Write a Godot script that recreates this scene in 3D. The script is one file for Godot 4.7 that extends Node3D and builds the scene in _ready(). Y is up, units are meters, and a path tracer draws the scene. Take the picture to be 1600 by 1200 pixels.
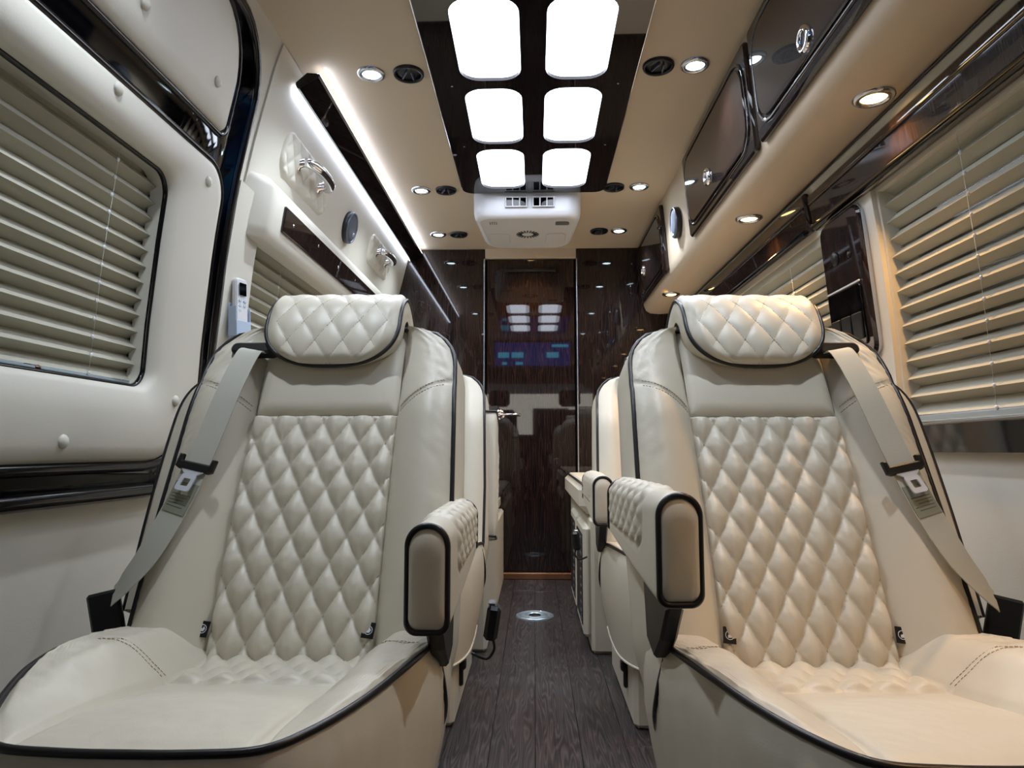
extends Node3D
# Interior of a converted passenger van, looking to the rear bulkhead.

const CEIL := 1.92
const ZB := -3.95            # rear bulkhead
const PROF := [[0.0, 0.90], [0.75, 0.90], [1.0, 0.89], [1.25, 0.87], [1.45, 0.845], [1.63, 0.81], [1.78, 0.775], [1.86, 0.755], [1.92, 0.735], [2.2, 0.62]]

var flip := false
var M := {}
var taken := {}
var grain_noise := FastNoiseLite.new()
var fold_noise := FastNoiseLite.new()


func _ready() -> void:
	make_camera_and_light()
	make_materials()
	make_shell()
	make_partition()
	make_left_side()
	make_right_side()
	make_ceiling_things()
	make_chairs()
	make_rear_seats()
	make_floor_things()
	make_cab()


# ------------------------------------------------------------------ camera, sky, exposure
func make_camera_and_light() -> void:
	var cam := Camera3D.new()
	cam.name = "camera"
	cam.fov = 58.838
	cam.near = 0.03
	cam.far = 200.0
	cam.rotation = Vector3(deg_to_rad(5.529), deg_to_rad(1.875), 0)
	cam.position = Vector3(0, 0.73, 0)
	add_child(cam)
	cam.current = true
	var e := Environment.new()
	e.background_mode = Environment.BG_SKY
	var sm := ProceduralSkyMaterial.new()
	sm.sky_top_color = Color(0.62, 0.74, 0.90)
	sm.sky_horizon_color = Color(0.93, 0.95, 0.97)
	sm.ground_bottom_color = Color(0.35, 0.35, 0.34)
	sm.ground_horizon_color = Color(0.6, 0.62, 0.62)
	sm.sky_energy_multiplier = 1.0
	sm.ground_energy_multiplier = 1.2
	var sky := Sky.new()
	sky.sky_material = sm
	e.sky = sky
	e.tonemap_mode = Environment.TONE_MAPPER_LINEAR
	e.tonemap_exposure = 1.0
	e.sdfgi_enabled = true
	e.ssao_enabled = true
	e.ssil_enabled = true
	var we := WorldEnvironment.new()
	we.name = "world_environment"
	we.environment = e
	add_child(we)
	var sun := DirectionalLight3D.new()
	sun.name = "sun"
	sun.light_energy = 8.0
	sun.light_color = Color(1.0, 0.96, 0.9)
	sun.light_angular_distance = 0.5
	sun.shadow_enabled = true
	sun.look_at_from_position(Vector3.ZERO, Vector3(0.0, -0.7, 0.75), Vector3.UP)
	add_child(sun)


func spot_lamp(parent: Node3D, at: Vector3, color: Color, energy: float, angle: float) -> void:
	var l := SpotLight3D.new()
	l.name = "lamp_light"
	l.light_color = color
	l.light_energy = energy
	l.spot_angle = angle
	l.spot_angle_attenuation = 0.8
	l.spot_range = 12.0
	l.light_size = 0.025
	l.shadow_enabled = true
	l.rotation = Vector3(-PI / 2, 0, 0)
	l.position = at
	parent.add_child(l, true)


func area_lamp(parent: Node3D, at: Vector3, rot: Vector3, size: Vector2, color: Color, energy: float) -> void:
	var l := AreaLight3D.new()
	l.name = "panel_light"
	l.area_size = size
	l.light_color = color
	l.light_energy = energy
	l.area_range = 12.0
	l.shadow_enabled = true
	l.rotation = rot
	l.position = at
	parent.add_child(l, true)


# ------------------------------------------------------------------ naming helpers
func numbered(n: String) -> String:
	if not taken.has(n):
		taken[n] = 0
		return n
	taken[n] += 1
	return "%s_%03d" % [n, taken[n]]


func thing(called: String, label: String, category: String, group := "", at := Vector3.ZERO, turn := 0.0) -> Node3D:
	var o := Node3D.new()
	o.name = numbered(called)
	o.position = at
	o.rotation.y = turn
	add_child(o)
	o.set_meta("label", label)
	o.set_meta("category", category)
	if group != "":
		o.set_meta("group", group)
	return o


func structure(called: String, label: String, category: String) -> Node3D:
	var o := thing(called, label, category)
	o.set_meta("kind", "structure")
	return o


func newst() -> SurfaceTool:
	var st := SurfaceTool.new()
	st.begin(Mesh.PRIMITIVE_TRIANGLES)
	st.set_smooth_group(0)
	return st


func part(parent: Node3D, called: String, st: SurfaceTool, mat: Material, label := "") -> MeshInstance3D:
	st.generate_normals()
	var o := MeshInstance3D.new()
	o.name = called
	o.mesh = st.commit()
	o.mesh.surface_set_material(0, mat)
	if label != "":
		o.set_meta("label", label)
	parent.add_child(o, true)
	return o


func mesh_part(parent: Node3D, called: String, mesh: Mesh, mat: Material) -> MeshInstance3D:
	var o := MeshInstance3D.new()
	o.name = called
	o.mesh = mesh
	o.material_override = mat
	parent.add_child(o, true)
	return o


# ------------------------------------------------------------------ mesh helpers (corners counter-clockwise seen from outside)
func tri(st: SurfaceTool, a: Vector3, b: Vector3, c: Vector3) -> void:
	st.add_vertex(a)
	if flip:
		st.add_vertex(b)
		st.add_vertex(c)
	else:
		st.add_vertex(c)
		st.add_vertex(b)


func quad(st: SurfaceTool, a: Vector3, b: Vector3, c: Vector3, d: Vector3) -> void:
	tri(st, a, b, c)
	tri(st, a, c, d)


func grid(st: SurfaceTool, nu: int, nv: int, fn: Callable) -> void:
	var p := PackedVector3Array()
	p.resize((nu + 1) * (nv + 1))
	for j in nv + 1:
		for i in nu + 1:
			p[j * (nu + 1) + i] = fn.call(float(i) / nu, float(j) / nv)
	for j in nv:
		for i in nu:
			var k := j * (nu + 1) + i
			quad(st, p[k], p[k + 1], p[k + nu + 2], p[k + nu + 1])


func tube(st: SurfaceTool, pts: Array, r: float, sides := 8, closed := false, squash := 1.0) -> void:
	var keep := flip
	flip = false
	var n := pts.size()
	var rings := []
	var t0: Vector3 = (pts[1] - pts[0]).normalized()
	if closed:
		t0 = (pts[1] - pts[n - 1]).normalized()
	var up := Vector3.UP if absf(t0.y) < 0.9 else Vector3.RIGHT
	var nx := t0.cross(up).normalized()
	for i in n:
		var a: Vector3 = pts[(i - 1 + n) % n] if closed else pts[maxi(i - 1, 0)]
		var b: Vector3 = pts[(i + 1) % n] if closed else pts[mini(i + 1, n - 1)]
		var t := (b - a).normalized()
		nx = (nx - t * nx.dot(t)).normalized()
		var ny := t.cross(nx)
		var ring := PackedVector3Array()
		for k in sides:
			var an := TAU * k / sides
			ring.append(pts[i] + nx * cos(an) * r + ny * sin(an) * r * squash)
		rings.append(ring)
	for i in (n if closed else n - 1):
		var ra: PackedVector3Array = rings[i]
		var rb: PackedVector3Array = rings[(i + 1) % n]
		var sh := 0
		if closed and i == n - 1:
			var best := 1e9
			for k in sides:
				var dd := ra[0].distance_to(rb[k])
				if dd < best:
					best = dd
					sh = k
		for k in sides:
			var k2 := (k + 1) % sides
			quad(st, ra[k], ra[k2], rb[(k2 + sh) % sides], rb[(k + sh) % sides])
	if not closed:
		for e in 2:
			var rg: PackedVector3Array = rings[0 if e == 0 else n - 1]
			for k in range(1, sides - 1):
				if e == 0:
					tri(st, rg[0], rg[k + 1], rg[k])
				else:
					tri(st, rg[0], rg[k], rg[k + 1])
	flip = keep


func lathe(st: SurfaceTool, prof: Array, segs: int, xf := Transform3D()) -> void:
	# prof: [radius, height] from the bottom outside to the top; turned about local y
	var keep := flip
	flip = false
	for j in prof.size() - 1:
		for i in segs:
			var a0 := TAU * i / segs
			var a1 := TAU * (i + 1) / segs
			var p := []
			for q in [[a0, j], [a1, j], [a1, j + 1], [a0, j + 1]]:
				var rr: float = prof[q[1]][0]
				p.append(xf * Vector3(sin(q[0]) * rr, prof[q[1]][1], cos(q[0]) * rr))
			if prof[j][0] < 1e-6:
				tri(st, p[0], p[2], p[3])
			elif prof[j + 1][0] < 1e-6:
				tri(st, p[0], p[1], p[2])
			else:
				quad(st, p[0], p[1], p[2], p[3])
	flip = keep


func cbox(st: SurfaceTool, c: Vector3, size: Vector3, bev := 0.004, basis := Basis()) -> void:
	# a box with chamfered edges
	var keep := flip
	flip = false
	var h := size / 2
	var b := minf(bev, minf(h.x, minf(h.y, h.z)) * 0.95)
	st.set_smooth_group(-1)
	var f := func(ax: int, sgn: int, u: float, v: float) -> Vector3:
		var a1 := (ax + 1) % 3
		var a2 := (ax + 2) % 3
		var q := Vector3()
		q[ax] = sgn * h[ax]
		q[a1] = u * (h[a1] - b)
		q[a2] = v * (h[a2] - b)
		return c + basis * q
	for ax in 3:
		for s in [-1, 1]:
			var p := [f.call(ax, s, -1, -1), f.call(ax, s, 1, -1), f.call(ax, s, 1, 1), f.call(ax, s, -1, 1)]
			if s > 0:
				quad(st, p[0], p[1], p[2], p[3])
			else:
				quad(st, p[3], p[2], p[1], p[0])
	for ax in 3:
		# edge between face +-ax and face +-(ax+1), running along ax+2
		var a1 := (ax + 1) % 3
		for s in [-1, 1]:
			for t in [-1, 1]:
				var p0: Vector3 = f.call(ax, s, t, -1)
				var p1: Vector3 = f.call(ax, s, t, 1)
				var q0: Vector3 = f.call(a1, t, -1, s)
				var q1: Vector3 = f.call(a1, t, 1, s)
				if s * t > 0:
					quad(st, p0, q0, q1, p1)
				else:
					quad(st, p1, q1, q0, p0)
	for sx in [-1, 1]:
		for sy in [-1, 1]:
			for sz in [-1, 1]:
				var a: Vector3 = f.call(0, sx, sy, sz)
				var bb: Vector3 = f.call(1, sy, sz, sx)
				var d: Vector3 = f.call(2, sz, sx, sy)
				if sx * sy * sz > 0:
					tri(st, a, bb, d)
				else:
					tri(st, a, d, bb)
	st.set_smooth_group(0)
	flip = keep


func rrect(w: float, h: float, r: float, seg := 6) -> PackedVector2Array:
	return rrect4(w, h, [r, r, r, r], seg)


func rrect4(w: float, h: float, rr: Array, seg := 6) -> PackedVector2Array:
	# counter-clockwise from the right-bottom corner; radii: right-bottom, right-top, left-top, left-bottom
	var out := PackedVector2Array()
	var cs := [Vector2(1, -1), Vector2(1, 1), Vector2(-1, 1), Vector2(-1, -1)]
	for k in 4:
		var r: float = rr[k]
		var c := Vector2(cs[k].x * (w / 2 - r), cs[k].y * (h / 2 - r))
		for i in seg + 1:
			var a := -PI / 2 + k * PI / 2 + PI / 2 * i / seg
			out.append(c + Vector2(cos(a), sin(a)) * r)
	return out


func inset_poly(o: PackedVector2Array, d: float) -> PackedVector2Array:
	var out := PackedVector2Array()
	var n := o.size()
	for i in n:
		var a := o[(i - 1 + n) % n]
		var b := o[(i + 1) % n]
		var e0 := (o[i] - a)
		var e1 := (b - o[i])
		if e0.length() < 1e-7:
			e0 = e1
		if e1.length() < 1e-7:
			e1 = e0
		var n0 := Vector2(-e0.y, e0.x).normalized()
		var n1 := Vector2(-e1.y, e1.x).normalized()
		var m := (n0 + n1).normalized()
		out.append(o[i] + m * d / maxf(0.5, m.dot(n0)))
	return out


func prism(st: SurfaceTool, o: PackedVector2Array, depth: float, bev: float, xf: Transform3D, smooth_side := true) -> void:
	# outline in local xy (counter-clockwise), from z 0 to z depth, both rims chamfered
	var keep := flip
	flip = xf.basis.determinant() < 0
	var n := o.size()
	var i1 := inset_poly(o, bev)
	var rows := [[i1, 0.0], [o, bev], [o, depth - bev], [i1, depth]]
	for r in 3:
		st.set_smooth_group(1 + r if smooth_side else -1)
		for i in n:
			var j := (i + 1) % n
			if o[i].distance_to(o[j]) < 1e-7:
				continue
			var a: PackedVector2Array = rows[r][0]
			var b: PackedVector2Array = rows[r + 1][0]
			quad(st, xf * Vector3(a[i].x, a[i].y, rows[r][1]), xf * Vector3(a[j].x, a[j].y, rows[r][1]), xf * Vector3(b[j].x, b[j].y, rows[r + 1][1]), xf * Vector3(b[i].x, b[i].y, rows[r + 1][1]))
	st.set_smooth_group(-1)
	var cl := PackedVector2Array()
	for i in n:
		if i1[i].distance_to(i1[(i + 1) % n]) > 1e-6:
			cl.append(i1[i])
	var idx := Geometry2D.triangulate_polygon(cl)
	for k in range(0, idx.size(), 3):
		var a := cl[idx[k]]
		var b := cl[idx[k + 1]]
		var c := cl[idx[k + 2]]
		if (b - a).cross(c - a) < 0:
			var sw := b
			b = c
			c = sw
		tri(st, xf * Vector3(a.x, a.y, depth), xf * Vector3(b.x, b.y, depth), xf * Vector3(c.x, c.y, depth))
		tri(st, xf * Vector3(a.x, a.y, 0), xf * Vector3(c.x, c.y, 0), xf * Vector3(b.x, b.y, 0))
	st.set_smooth_group(0)
	flip = keep


func frame(st: SurfaceTool, o: PackedVector2Array, i: PackedVector2Array, depth: float, xf: Transform3D) -> void:
	# a flat plate between two outlines of equally many points, from z 0 to z depth
	var keep := flip
	flip = xf.basis.determinant() < 0
	var n := o.size()
	st.set_smooth_group(-1)
	for k in n:
		var j := (k + 1) % n
		var oa := Vector3(o[k].x, o[k].y, 0)
		var ob := Vector3(o[j].x, o[j].y, 0)
		var ia := Vector3(i[k].x, i[k].y, 0)
		var ib := Vector3(i[j].x, i[j].y, 0)
		var up := Vector3(0, 0, depth)
		quad(st, xf * (oa + up), xf * (ob + up), xf * (ib + up), xf * (ia + up))
		quad(st, xf * oa, xf * ia, xf * ib, xf * ob)
		quad(st, xf * oa, xf * ob, xf * (ob + up), xf * (oa + up))
		quad(st, xf * ib, xf * ia, xf * (ia + up), xf * (ib + up))
	st.set_smooth_group(0)
	flip = keep


func sphere(st: SurfaceTool, c: Vector3, r: float, squash := Vector3.ONE, segs := 8) -> void:
	var prof := []
	for i in 7:
		var a := -PI / 2 + PI * i / 6
		prof.append([maxf(cos(a) * r, 0.0), sin(a) * r])
	lathe(st, prof, segs, Transform3D(Basis.from_scale(squash), c))


func smooth_path(ctrl: Array, per := 6) -> Array:
	var out := []
	var n := ctrl.size()
	for i in n - 1:
		var a: Vector3 = ctrl[maxi(i - 1, 0)]
		var b: Vector3 = ctrl[i]
		var c: Vector3 = ctrl[i + 1]
		var d: Vector3 = ctrl[mini(i + 2, n - 1)]
		for k in per:
			out.append(b.cubic_interpolate(c, a, d, float(k) / per))
	out.append(ctrl[n - 1])
	return out


func interp(tab: Array, x: float) -> float:
	if x <= tab[0][0]:
		return tab[0][1]
	for i in tab.size() - 1:
		if x <= tab[i + 1][0]:
			return lerpf(tab[i][1], tab[i + 1][1], (x - tab[i][0]) / (tab[i + 1][0] - tab[i][0]))
	return tab[tab.size() - 1][1]


func wx(y: float) -> float:
	return interp(PROF, y)


# ------------------------------------------------------------------ materials
func mat(color: Color, rough: float, metal := 0.0, spec := 0.5) -> StandardMaterial3D:
	var m := StandardMaterial3D.new()
	m.albedo_color = color
	m.roughness = rough
	m.metallic = metal
	m.metallic_specular = spec
	return m


func noise_normal(freq: float, kind: int, strength: float, size := 256) -> NoiseTexture2D:
	var n := FastNoiseLite.new()
	n.noise_type = kind
	n.frequency = freq
	n.seed = 5
	n.fractal_octaves = 3
	var t := NoiseTexture2D.new()
	t.width = size
	t.height = size
	t.seamless = true
	t.noise = n
	t.as_normal_map = true
	t.bump_strength = strength
	return t


func leatherise(m: StandardMaterial3D, tex: Texture2D, scale: float, amount: float) -> StandardMaterial3D:
	m.normal_enabled = true
	m.normal_texture = tex
	m.normal_scale = amount
	m.uv1_triplanar = true
	m.uv1_scale = Vector3.ONE * scale
	return m


func wood_image(w: int, h: int, dark: Color, light: Color, rings: float, fine: float, sd: int, stretch: float, mirrored: bool) -> ImageTexture:
	# grain runs along v
	var n := FastNoiseLite.new()
	n.seed = sd
	n.frequency = 0.012
	n.fractal_octaves = 3
	var n2 := FastNoiseLite.new()
	n2.seed = sd + 9
	n2.frequency = 0.09
	var im := Image.create_empty(w, h, false, Image.FORMAT_RGB8)
	for y in h:
		# fold the field at the ends so that the picture repeats
		var yy := absf(y - h * 0.5) if mirrored else float(y)
		for x in w:
			var xx := absf(x - w * 0.5) if mirrored else float(x)
			var field := n.get_noise_2d(xx * 1.1, yy * stretch) * rings + xx * 0.02
			var ring := pow(1.0 - absf(sin(field * PI)), 0.9)
			var streak := n2.get_noise_2d(xx * 3.1, yy * 0.09) * 0.5 + 0.5
			var k := clampf(ring * (1.0 - fine) + streak * fine, 0.0, 1.0)
			im.set_pixel(x, y, dark.lerp(light, clampf(k * 1.5 - 0.15, 0.0, 1.0)))
	return ImageTexture.create_from_image(im)


func make_materials() -> void:
	var hide := noise_normal(0.09, FastNoiseLite.TYPE_CELLULAR, 2.0)
	var weave := noise_normal(0.2, FastNoiseLite.TYPE_VALUE, 2.0, 128)
	M.leather = leatherise(mat(Color(0.805, 0.77, 0.70), 0.42), hide, 14.0, 0.16)
	M.welt = mat(Color(0.09, 0.075, 0.085), 0.35)
	M.thread = mat(Color(0.62, 0.56, 0.46), 0.8)
	M.vinyl = leatherise(mat(Color(0.805, 0.785, 0.735), 0.55), hide, 10.0, 0.12)
	M.ceiling = leatherise(mat(Color(0.765, 0.70, 0.61), 0.7), hide, 10.0, 0.15)
	M.gloss_black = mat(Color(0.012, 0.012, 0.02), 0.05, 0.0, 0.45)
	M.rubber = mat(Color(0.016, 0.016, 0.03), 0.16, 0.0, 0.45)
	M.plastic = mat(Color(0.035, 0.035, 0.042), 0.4)
	M.vent = mat(Color(0.03, 0.03, 0.05), 0.3)
	M.chrome = mat(Color(0.9, 0.9, 0.92), 0.07, 1.0)
	M.steel = mat(Color(0.78, 0.79, 0.82), 0.25, 1.0)
	M.rim = mat(Color(0.42, 0.45, 0.52), 0.3, 0.6)
	M.tongue = mat(Color(0.88, 0.89, 0.93), 0.3, 0.5)
	M.aluminium = mat(Color(0.66, 0.72, 0.76), 0.35, 0.7)
	M.white = mat(Color(0.86, 0.86, 0.87), 0.35)
	M.white_dull = mat(Color(0.80, 0.79, 0.785), 0.5)
	M.grey_mark = mat(Color(0.38, 0.37, 0.37), 0.6)
	M.pale_blue = mat(Color(0.72, 0.78, 0.86), 0.4)
	M.grey_cloth = mat(Color(0.36, 0.38, 0.43), 0.7)
	M.belt = leatherise(mat(Color(0.70, 0.69, 0.64), 0.75), weave, 40.0, 0.5)
	M.belt_tag = leatherise(mat(Color(0.52, 0.52, 0.45), 0.8), weave, 40.0, 0.3)
	M.shade = leatherise(mat(Color(0.68, 0.665, 0.60), 0.85), weave, 30.0, 0.35)
	M.cord = mat(Color(0.85, 0.85, 0.82), 0.6)
	M.glass = mat(Color(0.9, 0.95, 0.95, 0.08), 0.02)
	M.glass.transparency = BaseMaterial3D.TRANSPARENCY_ALPHA
	M.privacy = mat(Color(0.05, 0.07, 0.07, 0.55), 0.03)
	M.privacy.transparency = BaseMaterial3D.TRANSPARENCY_ALPHA
	M.tint = mat(Color(0.10, 0.62, 0.88), 0.4)
	M.tint.backlight_enabled = true
	M.tint.backlight = Color(0.9, 0.9, 0.9)
	M.cab_dark = mat(Color(0.10, 0.095, 0.10), 0.7)
	M.threshold = mat(Color(0.42, 0.27, 0.16), 0.4)
	# lacquered wood: grain under a clear coat
	var gw := wood_image(512, 512, Color(0.032, 0.022, 0.023), Color(0.20, 0.128, 0.104), 5.0, 0.55, 3, 0.30, true)
	M.wood = mat(Color(1, 1, 1), 0.5, 0.0, 0.15)
	M.wood.albedo_texture = gw
	M.wood.uv1_triplanar = true
	M.wood.uv1_scale = Vector3(2.2, 0.55, 2.2)
	M.wood.uv1_triplanar_sharpness = 8.0
	M.wood.clearcoat_enabled = true
	M.wood.clearcoat = 1.0
	M.wood.clearcoat_roughness = 0.025
	M.gloss_panel = M.wood.duplicate()
	M.gloss_panel.albedo_color = Color(0.6, 0.6, 0.72)
	M.wood_long = M.wood.duplicate()
	M.wood_long.uv1_scale = Vector3(2.2, 2.2, 0.5)
	# floor planks: four cuts of one print
	var gf := wood_image(384, 512, Color(0.075, 0.062, 0.064), Color(0.325, 0.28, 0.275), 6.0, 0.5, 17, 0.26, false)
	M.planks = []
	for k in 5:
		var m := mat(Color(1, 1, 1).darkened(0.05 * (k % 3)), 0.48)
		m.albedo_texture = gf
		m.uv1_triplanar = true
		m.uv1_triplanar_sharpness = 8.0
		m.uv1_scale = Vector3(2.8, 2.8, 0.62)
		m.uv1_offset = Vector3(0.2 + 0.15 * k, 0, 0.40 + 0.05 * k)
		M.planks.append(m)
	# things that glow
	M.panel_glow = mat(Color(0.9, 0.93, 1.0), 0.5)
	M.panel_glow.emission_enabled = true
	M.panel_glow.emission = Color(0.90, 0.93, 1.0)
	M.panel_glow.emission_energy_multiplier = 5.5
	M.spot_glow = mat(Color(0.9, 0.97, 1.0), 0.5)
	M.spot_glow.emission_enabled = true
	M.spot_glow.emission = Color(0.84, 0.95, 1.0)
	M.spot_glow.emission_energy_multiplier = 26.0
	M.warm_glow = mat(Color(1.0, 0.9, 0.7), 0.5)
	M.warm_glow.emission_enabled = true
	M.warm_glow.emission = Color(1.0, 0.80, 0.48)
	M.warm_glow.emission_energy_multiplier = 16.0
	M.strip_glow = mat(Color(0.95, 0.95, 1.0), 0.5)
	M.strip_glow.emission_enabled = true
	M.strip_glow.emission = Color(0.93, 0.95, 1.0)
	M.strip_glow.emission_energy_multiplier = 11.0
	grain_noise.seed = 4
	grain_noise.frequency = 1.0
	fold_noise.seed = 8
	fold_noise.frequency = 1.0
	fold_noise.fractal_type = FastNoiseLite.FRACTAL_RIDGED
	fold_noise.fractal_octaves = 2


# ------------------------------------------------------------------ room shell
func wall_point(side: float, z: float, y: float, inset: float) -> Vector3:
	return Vector3(side * (wx(y) - inset), y, z)


func wall_slab(st: SurfaceTool, side: float, z0: float, z1: float, y0: float, y1: float, inset := 0.0, back := -0.06) -> void:
	# a piece of side wall that follows the wall's curve; z0 < z1
	var n := maxi(1, int(ceil((y1 - y0) / 0.06)))
	for layer in 2:
		var ins := inset if layer == 0 else back
		for j in n:
			var ya := lerpf(y0, y1, float(j) / n)
			var yb := lerpf(y0, y1, float(j + 1) / n)
			var p := [wall_point(side, z0, ya, ins), wall_point(side, z1, ya, ins), wall_point(side, z1, yb, ins), wall_point(side, z0, yb, ins)]
			st.set_smooth_group(layer + 1)
			if (side > 0) == (layer == 1):
				quad(st, p[3], p[2], p[1], p[0])
			else:
				quad(st, p[0], p[1], p[2], p[3]) if side < 0 else quad(st, p[1], p[0], p[3], p[2])
	st.set_smooth_group(-1)
	for j in n:
		var ya := lerpf(y0, y1, float(j) / n)
		var yb := lerpf(y0, y1, float(j + 1) / n)
		for z in [z0, z1]:
			quad(st, wall_point(side, z, ya, inset), wall_point(side, z, yb, inset), wall_point(side, z, yb, back), wall_point(side, z, ya, back))
	for y in [y0, y1]:
		quad(st, wall_point(side, z0, y, inset), wall_point(side, z1, y, inset), wall_point(side, z1, y, back), wall_point(side, z0, y, back))
	st.set_smooth_group(0)


func make_shell() -> void:
	# floor: bed and planks
	var f := structure("floor", "dark brown wood plank floor of the aisle", "floor")
	var st := newst()
	cbox(st, Vector3(0, -0.035, -1.05), Vector3(1.92, 0.05, 6.4), 0.002)
	part(f, "floor_bed", st, M.cab_dark)
	var rng := RandomNumberGenerator.new()
	rng.seed = 21
	var pw := 0.112
	var mesh := {}
	for c in 16:
		var x := -0.84 + c * pw
		var z := -3.98 - rng.randf() * 0.9
		while z < 1.9:
			var z0 := maxf(z, -3.98)
			var z1 := minf(z + 1.22, 2.0)
			if z1 - z0 > 0.05:
				st = newst()
				cbox(st, Vector3.ZERO, Vector3(pw - 0.0009, 0.012, z1 - z0 - 0.0012), 0.0009)
				var o := part(f, "plank", st, M.planks[rng.randi() % 5])
				o.position = Vector3(x, -0.006, (z0 + z1) / 2)
			z += 1.22
	# ceiling
	var c := structure("ceiling", "tan padded vinyl ceiling between light bar and cabinets", "ceiling")
	st = newst()
	cbox(st, Vector3(0, CEIL + 0.03, -0.95), Vector3(1.6, 0.06, 6.2), 0.002)
	part(c, "ceiling_panel", st, M.ceiling)
	# left wall: three bands with two window openings
	var wl := structure("wall_left", "cream vinyl side wall with grab handles and header", "wall")
	st = newst()
	wall_slab(st, -1, -4.0, 1.0, -0.06, 0.86)
	wall_slab(st, -1, -4.0, -3.75, 0.86, 1.37)
	wall_slab(st, -1, -1.985, -1.50, 0.86, 1.37)
	wall_slab(st, -1, -0.45, 1.0, 0.86, 1.37)
	wall_slab(st, -1, -4.0, 1.0, 1.37, 2.0)
	part(wl, "wall_panel", st, M.vinyl)
	var wr := structure("wall_right", "cream vinyl side wall under window blinds", "wall")
	st = newst()
	wall_slab(st, 1, -4.0, 1.0, -0.06, 0.79)
	wall_slab(st, 1, -4.0, -3.75, 0.79, 1.37)
	wall_slab(st, 1, -1.985, -1.67, 0.79, 1.37)
	wall_slab(st, 1, -0.55, 1.0, 0.79, 1.37)
	wall_slab(st, 1, -4.0, 1.0, 1.37, 2.0)
	part(wr, "wall_panel", st, M.vinyl)


func make_partition() -> void:
	var w := structure("wall_back", "glossy dark wood bulkhead panels either side of the rear door", "wall")
	var st := newst()
	cbox(st, Vector3(-0.605, 0.96, ZB - 0.02), Vector3(0.63, 1.92, 0.04), 0.004)
	part(w, "wood_panel", st, M.wood)
	st = newst()
	cbox(st, Vector3(0.585, 0.96, ZB - 0.02), Vector3(0.67, 1.92, 0.04), 0.004)
	part(w, "wood_panel", st, M.wood)
	st = newst()
	cbox(st, Vector3(-0.02, 1.896, ZB - 0.02), Vector3(0.54, 0.066, 0.04), 0.004)
	part(w, "header_board", st, M.ceiling, "cream board over the door")
	st = newst()
	cbox(st, Vector3(-0.02, 0.018, ZB - 0.012), Vector3(0.54, 0.036, 0.05), 0.004)
	part(w, "threshold", st, M.threshold, "brown wooden threshold strip")
	st = newst()
	cbox(st, Vector3(0, 0.96, ZB - 0.09), Vector3(1.9, 2.05, 0.04), 0.002)
	part(w, "backing", st, M.cab_dark)
	for x in [-0.293, 0.253]:
		st = newst()
		cbox(st, Vector3(x, 0.95, ZB + 0.001), Vector3(0.008, 1.82, 0.008), 0.002)
		part(w, "metal_strip", st, M.steel, "thin bright metal edge strip")
	var d := structure("door_1", "glossy dark wood rear door with chrome lever", "door")
	st = newst()
	cbox(st, Vector3(-0.02, 0.948, ZB - 0.032), Vector3(0.526, 1.824, 0.03), 0.006)
	part(d, "door_leaf", st, M.wood)
	st = newst()
	var turn := Transform3D(Basis(Vector3.RIGHT, PI / 2), Vector3(-0.20, 0.934, ZB - 0.017))
	lathe(st, [[0.0, 0.0], [0.031, 0.0], [0.031, 0.006], [0.026, 0.012], [0.014, 0.016], [0.011, 0.04], [0.0, 0.04]], 20, turn)
	var h := part(d, "handle_rosette", st, M.chrome)
	st = newst()
	tube(st, smooth_path([Vector3(-0.20, 0.934, ZB + 0.02), Vector3(-0.17, 0.935, ZB + 0.024), Vector3(-0.11, 0.934, ZB + 0.022), Vector3(-0.082, 0.933, ZB + 0.018)], 5), 0.009, 8, false, 0.8)
	part(h, "lever", st, M.chrome)
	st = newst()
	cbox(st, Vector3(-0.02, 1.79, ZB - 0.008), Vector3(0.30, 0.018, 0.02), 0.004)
	part(d, "reflection_bar", st, M.plastic)  # dark bar modelled in place of a reflection in the door lacquer
	# small wall control beside the door
	var s := thing("wall_control", "small black wall control on the dark bulkhead beside the rear door", "switch")
	st = newst()
	prism(st, rrect(0.055, 0.11, 0.006, 3), 0.012, 0.002, Transform3D(Basis(), Vector3(-0.49, 1.24, ZB)))
	part(s, "plate", st, M.gloss_black)
	st = newst()
	cbox(st, Vector3(-0.49, 1.297, ZB + 0.008), Vector3(0.055, 0.004, 0.012), 0.001)
	part(s, "edge", st, M.white)


# ------------------------------------------------------------------ curved pieces laid on a side wall
func wall_outline(z0: float, z1: float, y0: float, y1: float, radii: Array, seg := 8, side := -1.0) -> PackedVector2Array:
	# (z, y) outline; as seen from inside the room for the left wall
	var o := rrect4(z1 - z0, y1 - y0, radii, seg)
	var out := PackedVector2Array()
	for p in o:
		out.append(p + Vector2((z0 + z1) / 2, (y0 + y1) / 2))
	return out


func wall_ring(st: SurfaceTool, side: float, outer: PackedVector2Array, inner: PackedVector2Array, prof: Array) -> void:
	# prof: [share from outer to inner, inset]
	var n := outer.size()
	var sub := 6
	for k in prof.size() - 1:
		for i in n:
			var j := (i + 1) % n
			# long edges are cut up so that the piece follows the wall
			var cuts := sub if outer[i].distance_to(outer[j]) > 0.15 or inner[i].distance_to(inner[j]) > 0.15 else 1
			for c in cuts:
				var q := []
				for e in [[0, float(c) / cuts], [0, float(c + 1) / cuts], [1, float(c + 1) / cuts], [1, float(c) / cuts]]:
					var pr: Array = prof[k + e[0]]
					var oo: Vector2 = outer[i].lerp(outer[j], e[1])
					var ii: Vector2 = inner[i].lerp(inner[j], e[1])
					var p: Vector2 = oo.lerp(ii, pr[0])
					q.append(wall_point(side, p.x, p.y, pr[1]))
				if side < 0:
					quad(st, q[0], q[1], q[2], q[3])
				else:
					quad(st, q[3], q[2], q[1], q[0])


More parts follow.
